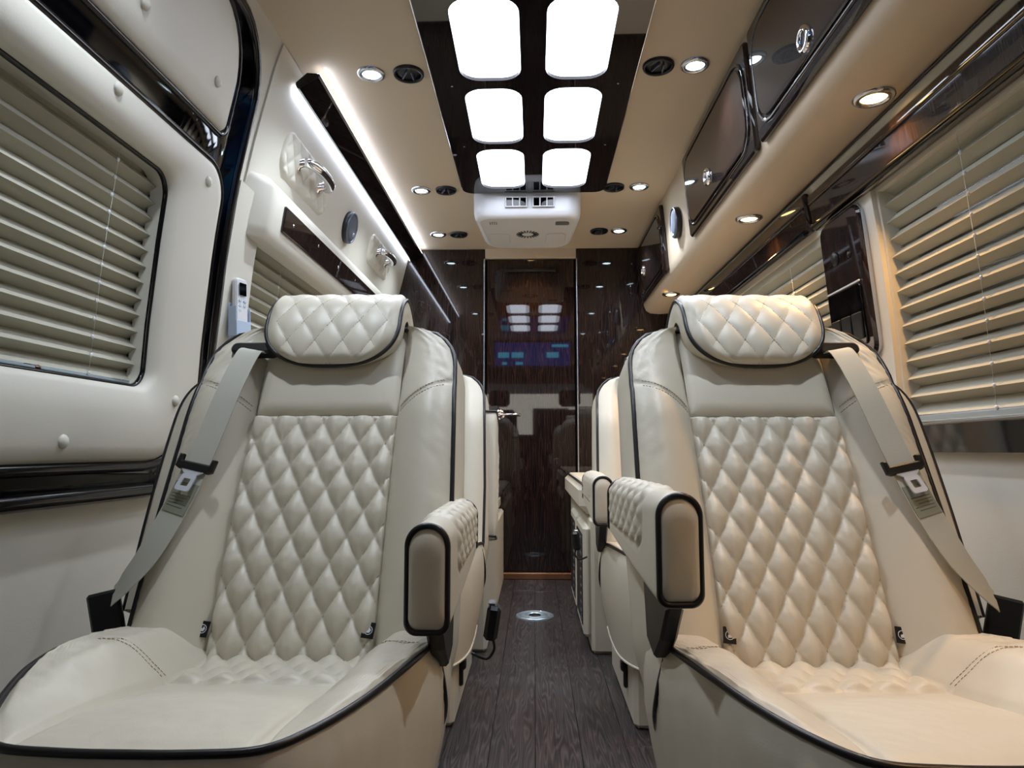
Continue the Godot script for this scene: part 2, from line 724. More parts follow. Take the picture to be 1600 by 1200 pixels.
func wall_path(side: float, o: PackedVector2Array, inset: float) -> Array:
	var out := []
	var n := o.size()
	for i in n:
		var j := (i + 1) % n
		var d := o[i].distance_to(o[j])
		if d < 1e-6:
			continue
		var cuts := maxi(1, int(d / 0.08))
		for c in cuts:
			var p := o[i].lerp(o[j], float(c) / cuts)
			out.append(wall_point(side, p.x, p.y, inset))
	return out


func pleated_blind(label: String, side: float, z0: float, z1: float, y0: float, y1: float, pitch: float, set_in: float, cord_z: float) -> void:
	var t := thing("pleated_blind", label, "blind", "pleated window blinds")
	var n := int((y1 - y0 - 0.015) / pitch)
	var deep := pitch * 0.68
	var zm := (z0 + z1) / 2
	var len := z1 - z0
	# each pleat is a folded sheet 1 mm thick; neighbours meet edge to edge
	var st: SurfaceTool
	var th := 0.001
	for k in n:
		var y := y0 + 0.015 + k * pitch
		var xa := wx(y) - set_in
		var xb := wx(y + pitch) - set_in
		var prof := [Vector2(xa, 0), Vector2((xa + xb) / 2 + deep, pitch * 0.64), Vector2(xb, pitch), Vector2(xb + th, pitch + 0.0006), Vector2((xa + xb) / 2 + deep + th, pitch * 0.64), Vector2(xa + th, 0.0006)]
		st = newst()
		st.set_smooth_group(-1)
		for q in 6:
			var a: Vector2 = prof[q]
			var b: Vector2 = prof[(q + 1) % 6]
			var p := [Vector3(side * a.x, y + a.y, z0), Vector3(side * a.x, y + a.y, z1), Vector3(side * b.x, y + b.y, z1), Vector3(side * b.x, y + b.y, z0)]
			if side < 0:
				quad(st, p[0], p[1], p[2], p[3])
			else:
				quad(st, p[3], p[2], p[1], p[0])
		part(t, "pleat", st, M.shade)
	var ytop := y0 + 0.015 + n * pitch
	st = newst()
	cbox(st, Vector3(side * (wx(ytop) - set_in + 0.010), (ytop + y1) / 2, zm), Vector3(0.03, y1 - ytop, len), 0.003)
	part(t, "head_rail", st, M.shade)
	st = newst()
	cbox(st, Vector3(side * (wx(y0) - set_in + 0.010), y0 + 0.006, zm), Vector3(0.024, 0.016, len), 0.003)
	var rail := part(t, "bottom_rail", st, M.aluminium)
	st = newst()
	var kx := Transform3D(Basis(Vector3.FORWARD, -side * PI / 2), Vector3(side * (wx(y0) - set_in - 0.002), y0 + 0.008, cord_z - side * 0.0 + 0.14))
	lathe(st, [[0.0, 0.0], [0.008, 0.0], [0.007, -0.01], [0.012, -0.016], [0.012, -0.022], [0.008, -0.026], [0.0, -0.02]], 12, kx)
	part(rail, "knob", st, M.threshold)
	# cord; white specks imitate daylight shining through its hole in each pleat
	st = newst()
	tube(st, [Vector3(side * (wx(y0) - set_in - 0.002), y0 + 0.01, cord_z), Vector3(side * (wx((y0 + ytop) / 2) - set_in - 0.002), (y0 + ytop) / 2, cord_z), Vector3(side * (wx(ytop) - set_in - 0.002), ytop, cord_z)], 0.00045, 5)
	var cord := part(t, "cord", st, M.cord)
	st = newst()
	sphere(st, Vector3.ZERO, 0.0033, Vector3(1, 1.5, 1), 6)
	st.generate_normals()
	var light_speck := st.commit()
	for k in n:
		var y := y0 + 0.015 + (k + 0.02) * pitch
		var o := mesh_part(cord, "light_speck", light_speck, M.white)
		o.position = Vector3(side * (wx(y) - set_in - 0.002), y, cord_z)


func window_pane(n: int, side: float, z0: float, z1: float, y0: float, y1: float, label: String) -> void:
	var w := structure("window_%d" % n, label, "window")
	var st := newst()
	quad(st, wall_point(side, z0, y0, -0.04), wall_point(side, z1, y0, -0.04), wall_point(side, z1, y1, -0.04), wall_point(side, z0, y1, -0.04))
	part(w, "pane", st, M.privacy)


# ------------------------------------------------------------------ left side
func make_left_side() -> void:
	# sliding door: black frame, two padded panels, rubber seals, covered buttons
	var d := structure("door_2", "padded cream sliding door with black seals", "door")
	var win := wall_outline(-1.50, -0.45, 0.86, 1.365, [0.05, 0.06, 0.06, 0.05])
	var blk := wall_outline(-1.785, 0.30, 0.635, 1.86, [0.24, 0.2, 0.2, 0.24])
	var st := newst()
	wall_ring(st, -1, blk, win, [[0.0, -0.01], [0.0, 0.012], [0.02, 0.020], [0.97, 0.020], [1.0, 0.012], [1.0, -0.03]])
	part(d, "black_frame", st, M.gloss_black)
	var low := wall_outline(-1.70, 0.25, 0.705, 1.448, [0.2, 0.08, 0.08, 0.2])
	var win2 := wall_outline(-1.49, -0.46, 0.868, 1.357, [0.045, 0.055, 0.055, 0.045])
	st = newst()
	wall_ring(st, -1, low, win2, [[0.0, 0.018], [0.005, 0.032], [0.05, 0.042], [0.2, 0.050], [0.6, 0.050], [0.9, 0.044], [0.98, 0.034], [1.0, 0.015], [1.0, -0.02]])
	part(d, "lower_panel", st, M.vinyl)
	var up := wall_outline(-1.665, 0.2, 1.538, 1.825, [0.03, 0.18, 0.18, 0.03])
	var mid := wall_outline(-1.45, 0.0, 1.66, 1.68, [0.004, 0.004, 0.004, 0.004])
	st = newst()
	wall_ring(st, -1, up, mid, [[0.0, 0.018], [0.02, 0.030], [0.12, 0.040], [0.4, 0.045], [1.0, 0.046]])
	wall_slab(st, -1, -1.47, 0.02, 1.65, 1.69, 0.0455, 0.03)
	part(d, "upper_panel", st, M.vinyl)
	st = newst()
	tube(st, wall_path(-1, inset_poly(low, -0.010), 0.026), 0.0125, 8, true)
	part(d, "rubber_seal", st, M.rubber)
	st = newst()
	tube(st, wall_path(-1, inset_poly(blk, 0.004), 0.018), 0.016, 8, true)
	part(d, "rubber_seal", st, M.rubber)
	st = newst()
	tube(st, wall_path(-1, inset_poly(up, -0.006), 0.026), 0.008, 8, true)
	part(d, "rubber_seal", st, M.rubber)
	st = newst()
	tube(st, wall_path(-1, win2, 0.016), 0.006, 6, true)
	part(d, "window_seal", st, M.rubber)
	for b in [[-1.224, 1.422], [-1.60, 1.39], [-1.575, 0.845], [-1.205, 0.745], [-0.85, 1.42], [-0.8, 0.745]]:
		st = newst()
		var at := wall_point(-1, b[0], b[1], 0.050)
		sphere(st, at, 0.0135, Vector3(0.6, 1, 1), 12)
		part(d, "button", st, M.vinyl)
	for b in [[-1.55, 1.62], [-1.245, 1.61], [-0.9, 1.61]]:
		st = newst()
		sphere(st, wall_point(-1, b[0], b[1], 0.047), 0.0135, Vector3(0.6, 1, 1), 12)
		part(d, "button", st, M.vinyl)
	window_pane(1, -1, -1.50, -0.45, 0.86, 1.365, "sliding door window pane behind a pleated blind")
	pleated_blind("olive grey pleated blind in the sliding door window", -1, -1.498, -0.452, 0.868, 1.372, 0.0372, -0.004, -1.335)
	# pillar cover between door and rear window
	var p := structure("trim_1", "cream pillar cover between sliding door and rear window", "trim")
	st = newst()
	wall_slab(st, -1, -1.965, -1.80, 0.02, 1.475, 0.030, -0.01)
	part(p, "lower_cover", st, M.vinyl)
	# rear window and its blind
	window_pane(2, -1, -3.75, -1.985, 0.86, 1.37, "rear left window pane behind a pleated blind")
	pleated_blind("beige pleated blind under the left padded header", -1, -3.748, -1.987, 0.865, 1.374, 0.040, -0.006, -2.25)
	# padded header with wood inset
	var h := thing("window_header", "padded cream header with dark wood inset above the left rear window", "header")
	st = newst()
	var sec := [Vector2(-0.84, 1.345), Vector2(-0.805, 1.345), Vector2(-0.795, 1.352), Vector2(-0.785, 1.385), Vector2(-0.770, 1.50), Vector2(-0.775, 1.525), Vector2(-0.79, 1.535), Vector2(-0.825, 1.54)]
	grid(st, 40, 7, func(u: float, v: float) -> Vector3:
		var k := clampi(int(round(v * 7)), 0, 7)
		var q: Vector2 = sec[k]
		var z := lerpf(-3.93, -1.865, u)
		var e := clampf((-1.865 - z) / 0.05, 0.0, 1.0)
		var rnd := 1.0 - sqrt(maxf(0.0, 1.0 - (1.0 - e) * (1.0 - e)))
		return Vector3(q.x - rnd * (q.x + 0.84) * 1.0 - rnd * 0.0, q.y, z))
	part(h, "pad", st, M.vinyl)
	st = newst()
	# local x along -z of the van, y up the slope, z out of the pad
	var outn := Vector3(0.9916, -0.129, 0)
	var bs := Basis(Vector3(0, 0, -1), Vector3(0.129, 0.9916, 0), outn)
	prism(st, rrect(1.55, 0.082, 0.006, 3), 0.010, 0.003, Transform3D(bs, Vector3(-0.7795, 1.443, -2.80)))
	var ins := part(h, "wood_inset", st, M.wood)
	for k in 6:
		st = newst()
		lathe(st, [[0.0, 0.0], [0.006, 0.0], [0.006, 0.002], [0.0, 0.004]], 10, Transform3D(Basis(Vector3.FORWARD, PI / 2), Vector3(-0.770, 1.445 + 0.012 * (k % 2), -2.10 - 0.25 * k)))
		part(ins, "screw_cap", st, M.chrome)
	var up2 := structure("trim_5", "cream padded panel behind the grab handles", "trim")
	st = newst()
	wall_slab(st, -1, -3.95, -1.87, 1.50, 1.915, 0.006, -0.01)
	part(up2, "pad", st, M.vinyl)
	# grab handles on quilted plates
	grab_handle("chrome grab handle on quilted plate between loudspeaker and sliding door", -2.27, 1.678, 1.2)
	grab_handle("chrome grab handle on quilted plate between loudspeaker and rear bulkhead", -3.36, 1.70, 1.15)
	speaker("round grey loudspeaker between the two chrome grab handles", Vector3(-wx(1.675) + 0.004, 1.675, -2.80), Vector3(1, -0.24, 0).normalized(), 0.068)
	# remote in its holder
	var r := thing("remote_control", "white remote control in a wall holder behind the left seat", "remote")
	var rb := Basis(Vector3.UP, PI / 2 - 0.35) * Basis(Vector3.RIGHT, -0.06)
	var rp := Vector3(-0.835, 1.10, -1.862)
	st = newst()
	prism(st, rrect(0.046, 0.15, 0.012, 5), 0.018, 0.004, Transform3D(rb, rp + Vector3(0, 0.035, 0)))
	part(r, "body", st, M.white)
	st = newst()
	prism(st, rrect(0.026, 0.036, 0.002, 2), 0.0015, 0.0004, Transform3D(rb, rp + Vector3(0, 0.078, 0) + rb * Vector3(0, 0, 0.0176)))
	part(r, "display", st, M.gloss_black)
	for k in 5:
		st = newst()
		prism(st, rrect(0.010, 0.007, 0.003, 3), 0.002, 0.0005, Transform3D(rb, rp + Vector3(0, 0.045 - 0.014 * (k / 2), 0) + rb * Vector3(-0.009 + 0.018 * (k % 2), 0, 0.0176)))
		part(r, "key", st, M.pale_blue)
	var hd := thing("remote_holder", "pale plastic wall holder carrying the white remote", "holder")
	st = newst()
	prism(st, rrect(0.056, 0.10, 0.006, 3), 0.005, 0.0015, Transform3D(rb, rp + rb * Vector3(0, -0.01, -0.006)))
	part(hd, "back_plate", st, M.pale_blue)
	for s in [-1, 1]:
		st = newst()
		cbox(st, rp + rb * Vector3(s * 0.0262, -0.015, 0.010), Vector3(0.003, 0.085, 0.028), 0.001, rb)
		part(hd, "side_cheek", st, M.pale_blue)
	st = newst()
	cbox(st, rp + rb * Vector3(0, -0.035, 0.0235), Vector3(0.055, 0.045, 0.003), 0.001, rb)
	part(hd, "front_lip", st, M.pale_blue)
	st = newst()
	cbox(st, rp + rb * Vector3(0, -0.03, -0.02), Vector3(0.03, 0.05, 0.03), 0.002, rb)
	part(hd, "mount", st, M.pale_blue)
	# light bar along the ceiling corner
	var lb := thing("light_bar", "long dark wood light bar with white strips along ceiling corner", "light bar")
	st = newst()
	var za := -1.985
	var barsec := [Vector2(-0.733, 1.846), Vector2(-0.722, 1.841), Vector2(-0.664, 1.876), Vector2(-0.661, 1.889), Vector2(-0.70, 1.893), Vector2(-0.735, 1.862)]
	st.set_smooth_group(-1)
	for k in 6:
		var a: Vector2 = barsec[k]
		var b: Vector2 = barsec[(k + 1) % 6]
		quad(st, Vector3(a.x, a.y, za), Vector3(a.x, a.y, ZB), Vector3(b.x, b.y, ZB), Vector3(b.x, b.y, za))
	for k in range(1, 5):
		var a: Vector2 = barsec[0]
		var b: Vector2 = barsec[k]
		var c: Vector2 = barsec[k + 1]
		tri(st, Vector3(a.x, a.y, za), Vector3(b.x, b.y, za), Vector3(c.x, c.y, za))
	st.set_smooth_group(0)
	part(lb, "bar", st, M.gloss_panel)
	st = newst()
	cbox(st, Vector3(-0.71, 1.905, (za + ZB) / 2 - 0.04), Vector3(0.03, 0.03, ZB * -1 + za - 0.12), 0.002)
	part(lb, "mount_rail", st, M.white)
	st = newst()
	cbox(st, Vector3(-0.668, 1.8945, (za + ZB) / 2), Vector3(0.010, 0.004, -ZB + za - 0.02), 0.001)
	part(lb, "led_strip", st, M.strip_glow)
	st = newst()
	cbox(st, Vector3(-0.7375, 1.853, (za + ZB) / 2), Vector3(0.004, 0.008, -ZB + za - 0.02), 0.001)
	part(lb, "led_strip", st, M.strip_glow)
	var lenb := -ZB + za - 0.04
	area_lamp(lb, Vector3(-0.660, 1.902, (za + ZB) / 2), Vector3(0, -PI / 2, 0), Vector2(lenb, 0.012), Color(0.82, 0.88, 1.0), 0.12)
	area_lamp(lb, Vector3(-0.742, 1.845, (za + ZB) / 2), Vector3(-PI / 2, 0, 0), Vector2(0.012, lenb), Color(0.82, 0.88, 1.0), 0.09)


func grab_handle(label: String, z: float, y: float, s: float) -> void:
	var t := thing("grab_handle", label, "handle", "chrome grab handles on the left wall")
	var o := wall_outline(z - 0.19 * s, z + 0.19 * s, y - 0.060 * s, y + 0.060 * s, [0.05 * s, 0.05 * s, 0.05 * s, 0.05 * s], 6)
	var st := newst()
	# quilted plate: a puffed pad on the wall
	var nz := 110
	var ny := 40
	grid(st, nz, ny, func(u: float, v: float) -> Vector3:
		var zz := lerpf(-0.19 * s, 0.19 * s, u)
		var yy := lerpf(-0.062 * s, 0.062 * s, v)
		# squeeze the square into a rounded outline
		var r := 0.05 * s
		var lim := 0.19 * s
		if absf(yy) > 0.062 * s - r:
			lim = 0.19 * s - r + sqrt(maxf(0.0, r * r - pow(absf(yy) - (0.062 * s - r), 2)))
		zz = clampf(zz, -lim, lim)
		var edge := minf(lim - absf(zz), 0.062 * s - absf(yy))
		var puff := 0.010 * sqrt(clampf(edge / 0.012, 0.0, 1.0))
		var a := zz / 0.075 + yy / 0.075
		var b := zz / 0.075 - yy / 0.075
		puff += 0.008 * pow(absf(sin(PI * a) * sin(PI * b)), 0.5) * clampf(edge / 0.02, 0.0, 1.0)
		return wall_point(-1, z + zz, y + yy, puff + 0.005))
	part(t, "quilted_plate", st, M.vinyl)
	for e in [-1, 1]:
		st = newst()
		var base := wall_point(-1, z + e * 0.085 * s, y, 0.008)
		lathe(st, [[0.0, 0.0], [0.019 * s, 0.0], [0.019 * s, 0.005], [0.012 * s, 0.010], [0.010 * s, 0.035 * s], [0.0, 0.035 * s]], 14, Transform3D(Basis(Vector3.FORWARD, PI / 2 - 0.22), base))
		part(t, "foot", st, M.chrome)
	st = newst()
	var pts := []
	for k in 13:
		var f := k / 12.0 * 2.0 - 1.0
		var p := wall_point(-1, z + f * 0.098 * s, y, 0.036 * s + 0.026 * s * sqrt(maxf(0.0, 1.0 - f * f)))
		pts.append(p)
	tube(st, pts, 0.016 * s, 10, false, 0.8)
	part(t, "grip", st, M.chrome)


func speaker(label: String, at: Vector3, out: Vector3, r: float) -> void:
	var t := thing("loudspeaker", label, "loudspeaker", "round loudspeakers")
	var side := out.cross(Vector3(0, 0, 1)).normalized()
	var xf := Transform3D(Basis(side, out, side.cross(out)), at)
	var st := newst()
	lathe(st, [[0.0, 0.0], [r * 0.98, 0.0], [r, 0.004], [r * 0.985, 0.020], [r * 0.95, 0.023]], 32, xf)
	part(t, "housing", st, M.plastic)
	st = newst()
	lathe(st, [[r * 0.97, 0.022], [r * 0.94, 0.026], [r * 0.86, 0.025], [r * 0.84, 0.019]], 32, xf)
	part(t, "rim", st, M.rim)
	st = newst()
	lathe(st, [[r * 0.85, 0.017], [r * 0.83, 0.022], [r * 0.5, 0.0255], [0.0, 0.0265]], 32, xf)
	part(t, "grille", st, M.grey_cloth)
	st = newst()
	lathe(st, [[0.0, 0.022], [0.008, 0.0235], [0.008, 0.026], [0.0, 0.0275]], 12, Transform3D(xf.basis, at + xf.basis * Vector3(-r * 0.2, 0, 0) + Vector3(0, -r * 0.62, 0)))
	part(t, "badge", st, M.steel)


# ------------------------------------------------------------------ right side
func face_x(y: float) -> float:
	return 0.615 + 0.03 * (CEIL - y) / 0.36


func make_right_side() -> void:
	# soffit: the padded box that carries the overhead lockers
	var so := structure("trim_2", "tan padded soffit below the overhead lockers", "trim")
	var sec := [Vector2(0.613, 1.93), Vector2(0.630, 1.75), Vector2(0.640, 1.60), Vector2(0.645, 1.565), Vector2(0.656, 1.54), Vector2(0.68, 1.525), Vector2(0.73, 1.520), Vector2(0.79, 1.524), Vector2(0.85, 1.532)]
	var st := newst()
	var ns := sec.size() - 1
	grid(st, ns, 1, func(u: float, v: float) -> Vector3:
		var q: Vector2 = sec[clampi(int(round(u * ns)), 0, ns)]
		return Vector3(q.x, q.y, lerpf(ZB, 0.9, v)))
	part(so, "soffit_panel", st, M.ceiling)
	st = newst()
	tube(st, [Vector3(0.826, 1.521, ZB), Vector3(0.826, 1.521, -1.5), Vector3(0.826, 1.521, 0.9)], 0.004, 6)
	part(so, "seam_cord", st, M.welt)
	# overhead lockers
	locker("overhead locker door ending beside the loudspeaker, latch ring low on it", -2.675, -1.865, -2.33, 1.686)
	locker("overhead locker door over the large right window, first along the ceiling panel", -1.835, -1.02, -1.475, 1.655)
	locker("overhead locker door against the rear bulkhead", -3.925, -3.17, -3.72, 1.72)
	speaker("round grey loudspeaker between two overhead lockers", Vector3(face_x(1.72) - 0.001, 1.715, -2.905), Vector3(-1, -0.083, 0).normalized(), 0.068)
	# warm downlights in the soffit
	for a in [[0.767, -1.492, "warm downlight under the locker over the large right window"], [0.739, -2.299, "warm downlight under the middle overhead locker"], [0.700, -3.44, "warm downlight under the locker by the rear bulkhead"]]:
		downlight(a[2], Vector3(a[0], 1.523, a[1]), true)
	# long wood valance above the windows
	var v := thing("window_valance", "long glossy dark wood valance above both right windows", "valance")
	var tilt := atan2(wx(1.38) - wx(1.5), 0.12)
	var bs := Basis(Vector3(0, 0, 1), Vector3(-sin(tilt), cos(tilt), 0), Vector3(-cos(tilt), -sin(tilt), 0))
	for seg in [[-3.92, -2.02, 1.435, 0.09], [-1.995, 0.6, 1.422, 0.082]]:
		st = newst()
		prism(st, rrect(seg[1] - seg[0], seg[3] + 0.03, 0.008, 4), 0.024, 0.007, Transform3D(bs, Vector3(wx(seg[2]) - 0.004, seg[2] + 0.01, (seg[0] + seg[1]) / 2)))
		var b := part(v, "board", st, M.wood)
		st = newst()
		tube(st, [Vector3(wx(1.385) - 0.030, 1.383, seg[0] + 0.02), Vector3(wx(1.385) - 0.030, 1.383, seg[1] - 0.02)], 0.010, 8)
		part(b, "lower_bead", st, M.gloss_black)
		st = newst()
		tube(st, [Vector3(wx(1.455) - 0.026, 1.455, seg[0] + 0.01), Vector3(wx(1.455) - 0.026, 1.455, seg[1] - 0.01)], 0.006, 8)
		part(b, "ridge", st, M.wood)
	# windows and blinds
	window_pane(3, 1, -1.67, -0.55, 0.79, 1.37, "large right window pane behind a pleated blind")
	window_pane(4, 1, -3.75, -1.985, 0.79, 1.37, "rear right window pane behind a pleated blind")
	pleated_blind("olive and tan pleated blind in the large right window", 1, -1.668, -0.552, 0.797, 1.374, 0.0432, -0.008, -1.36)
	pleated_blind("pale pleated blind beyond the right pillar panel", 1, -3.748, -1.987, 0.806, 1.374, 0.0432, -0.008, -2.28)
	var sill := structure("trim_3", "glossy black band under the large right window", "trim")
	st = newst()
	wall_slab(st, 1, -1.80, 0.9, 0.725, 0.786, 0.016, -0.01)
	part(sill, "band", st, M.gloss_black)
	st = newst()
	tube(st, [Vector3(wx(0.79) - 0.012, 0.787, -1.79), Vector3(wx(0.79) - 0.012, 0.787, 0.9)], 0.005, 6)
	part(sill, "metal_edge", st, M.steel)
	# pillar cover and its control panel
	var p := structure("trim_4", "pale pillar cover between the right windows", "trim")
	st = newst()
	wall_slab(st, 1, -1.975, -1.68, 0.02, 1.385, 0.012, -0.01)
	part(p, "cover", st, M.vinyl)
	var c := thing("control_panel", "glossy dark wood panel with switches on the right pillar", "control panel")
	var ty := atan2(wx(0.95) - wx(1.35), 0.40)
	var cb := Basis(Vector3(0, 0, -1), Vector3(sin(ty) * -1, cos(ty), 0), Vector3(0, 0, -1).cross(Vector3(-sin(ty), cos(ty), 0)))
	cb = Basis(Vector3(0, 0, 1), Vector3(-sin(ty), cos(ty), 0), Vector3(-cos(ty), -sin(ty), 0))
	var cc := Vector3(wx(1.17) - 0.008, 1.17, -1.842)
	st = newst()
	prism(st, rrect(0.235, 0.40, 0.035, 6), 0.024, 0.007, Transform3D(cb, cc))
	var body := part(c, "panel", st, M.wood)
	st = newst()
	frame(st, rrect(0.238, 0.403, 0.036, 6), rrect(0.228, 0.393, 0.031, 6), 0.010, Transform3D(cb, cc + cb * Vector3(0, 0, 0.006)))
	part(body, "metal_rim", st, M.steel)
	st = newst()
	prism(st, rrect(0.19, 0.16, 0.012, 4), 0.007, 0.002, Transform3D(cb, cc + cb * Vector3(-0.008, -0.085, 0.022)))
	var sw := part(c, "switch_plate", st, M.gloss_black)
	for k in 3:
		st = newst()
		prism(st, rrect(0.052, 0.07, 0.004, 3), 0.006, 0.002, Transform3D(cb, cc + cb * Vector3(-0.068 + 0.06 * k, -0.115, 0.027)))
		part(sw, "rocker_switch", st, M.plastic)
	st = newst()
	cbox(st, cc + cb * Vector3(-0.008, 0.0, 0.027), Vector3(0.19, 0.005, 0.004), 0.001, cb)
	part(sw, "bright_edge", st, M.white)
	st = newst()
	lathe(st, [[0.0, 0.0], [0.020, 0.0], [0.020, 0.004], [0.014, 0.008], [0.0, 0.008]], 18, Transform3D(cb * Basis(Vector3.RIGHT, PI / 2), cc + cb * Vector3(-0.035, 0.09, 0.023)))
	part(c, "socket_cap", st, M.plastic)
	st = newst()
	lathe(st, [[0.0, 0.0], [0.009, 0.0], [0.009, 0.003], [0.0, 0.005]], 14, Transform3D(cb * Basis(Vector3.RIGHT, PI / 2), cc + cb * Vector3(0.045, 0.08, 0.023)))
	part(c, "socket_cap", st, M.plastic)


func locker(label: String, z0: float, z1: float, lz: float, ly: float) -> void:
	var t := thing("overhead_locker", label, "cabinet", "overhead lockers")
	var y0 := 1.572
	var y1 := 1.90
	var tilt := atan2(face_x(y0) - face_x(y1), y1 - y0)
	var bs := Basis(Vector3(0, 0, 1), Vector3(-sin(tilt), cos(tilt), 0), Vector3(-cos(tilt), -sin(tilt), 0))
	var ym := (y0 + y1) / 2
	var c := Vector3(face_x(ym) + 0.001, ym, (z0 + z1) / 2)
	var w := z1 - z0
	var h := y1 - y0
	var st := newst()
	prism(st, rrect(w, h, 0.018, 5), 0.020, 0.006, Transform3D(bs, c))
	var d := part(t, "door", st, M.wood)
	# raised field with cut corners and a rounded moulding round it
	var fieldo := rrect(w - 0.075, h - 0.075, 0.075, 4)
	st = newst()
	prism(st, fieldo, 0.007, 0.003, Transform3D(bs, c + bs * Vector3(0, 0, 0.019)))
	part(d, "raised_field", st, M.wood)
	st = newst()
	var ring := []
	for q in rrect(w - 0.052, h - 0.052, 0.082, 4):
		ring.append(c + bs * Vector3(q.x, q.y, 0.020))
	tube(st, ring, 0.0055, 8, true)
	part(d, "moulding", st, M.wood_long)
	var lp := Vector3(face_x(ly), ly, lz)
	st = newst()
	lathe(st, [[0.017, 0.024], [0.017, 0.031], [0.020, 0.034], [0.028, 0.033], [0.031, 0.028], [0.031, 0.020]], 22, Transform3D(bs * Basis(Vector3.RIGHT, PI / 2), lp))
	var l := part(t, "latch_ring", st, M.chrome)
	st = newst()
	lathe(st, [[0.0, 0.024], [0.0165, 0.024], [0.0165, 0.0275], [0.0, 0.0285]], 16, Transform3D(bs * Basis(Vector3.RIGHT, PI / 2), lp))
	part(l, "push_button", st, M.plastic)


func downlight(label: String, at: Vector3, warm: bool) -> void:
	var t := thing("downlight", label, "downlight", "warm soffit downlights" if warm else "white ceiling downlights", at)
	var st := newst()
	var r := 0.045
	# hanging ring, seen from below
	lathe(st, [[r * 0.60, -0.002], [r * 0.66, -0.008], [r * 0.85, -0.0085], [r, -0.004], [r * 1.0, 0.002]], 28)
	part(t, "ring", st, M.steel)
	st = newst()
	lathe(st, [[0.0, -0.006], [r * 0.4, -0.0055], [r * 0.62, -0.003], [r * 0.62, 0.002]], 24)
	part(t, "lens_light", st, M.warm_glow if warm else M.spot_glow)
	spot_lamp(t, Vector3(0, -0.014, 0), Color(1.0, 0.77, 0.47) if warm else Color(0.90, 0.95, 1.0), 0.50 if warm else 0.66, 56.0 if warm else 60.0)


func ceiling_vent(label: String, at: Vector3, ang: float) -> void:
	var t := thing("air_vent", label, "vent", "round black ceiling vents", at, ang)
	var st := newst()
	var r := 0.049
	lathe(st, [[r * 0.80, -0.004], [r * 0.84, -0.010], [r * 0.95, -0.010], [r, -0.005], [r, 0.002]], 28)
	part(t, "rim", st, M.vent)
	st = newst()
	lathe(st, [[0.0, -0.005], [r * 0.5, -0.0045], [r * 0.82, -0.003], [r * 0.82, 0.0]], 24)
	part(t, "disc", st, M.vent)
	for k in 2:
		st = newst()
		cbox(st, Vector3(-0.012 + 0.024 * k, -0.010, 0.006), Vector3(0.0035, 0.012, 0.045), 0.001, Basis(Vector3.UP, 0.25 * (1 - 2 * k)))
		part(t, "fin", st, M.rim)


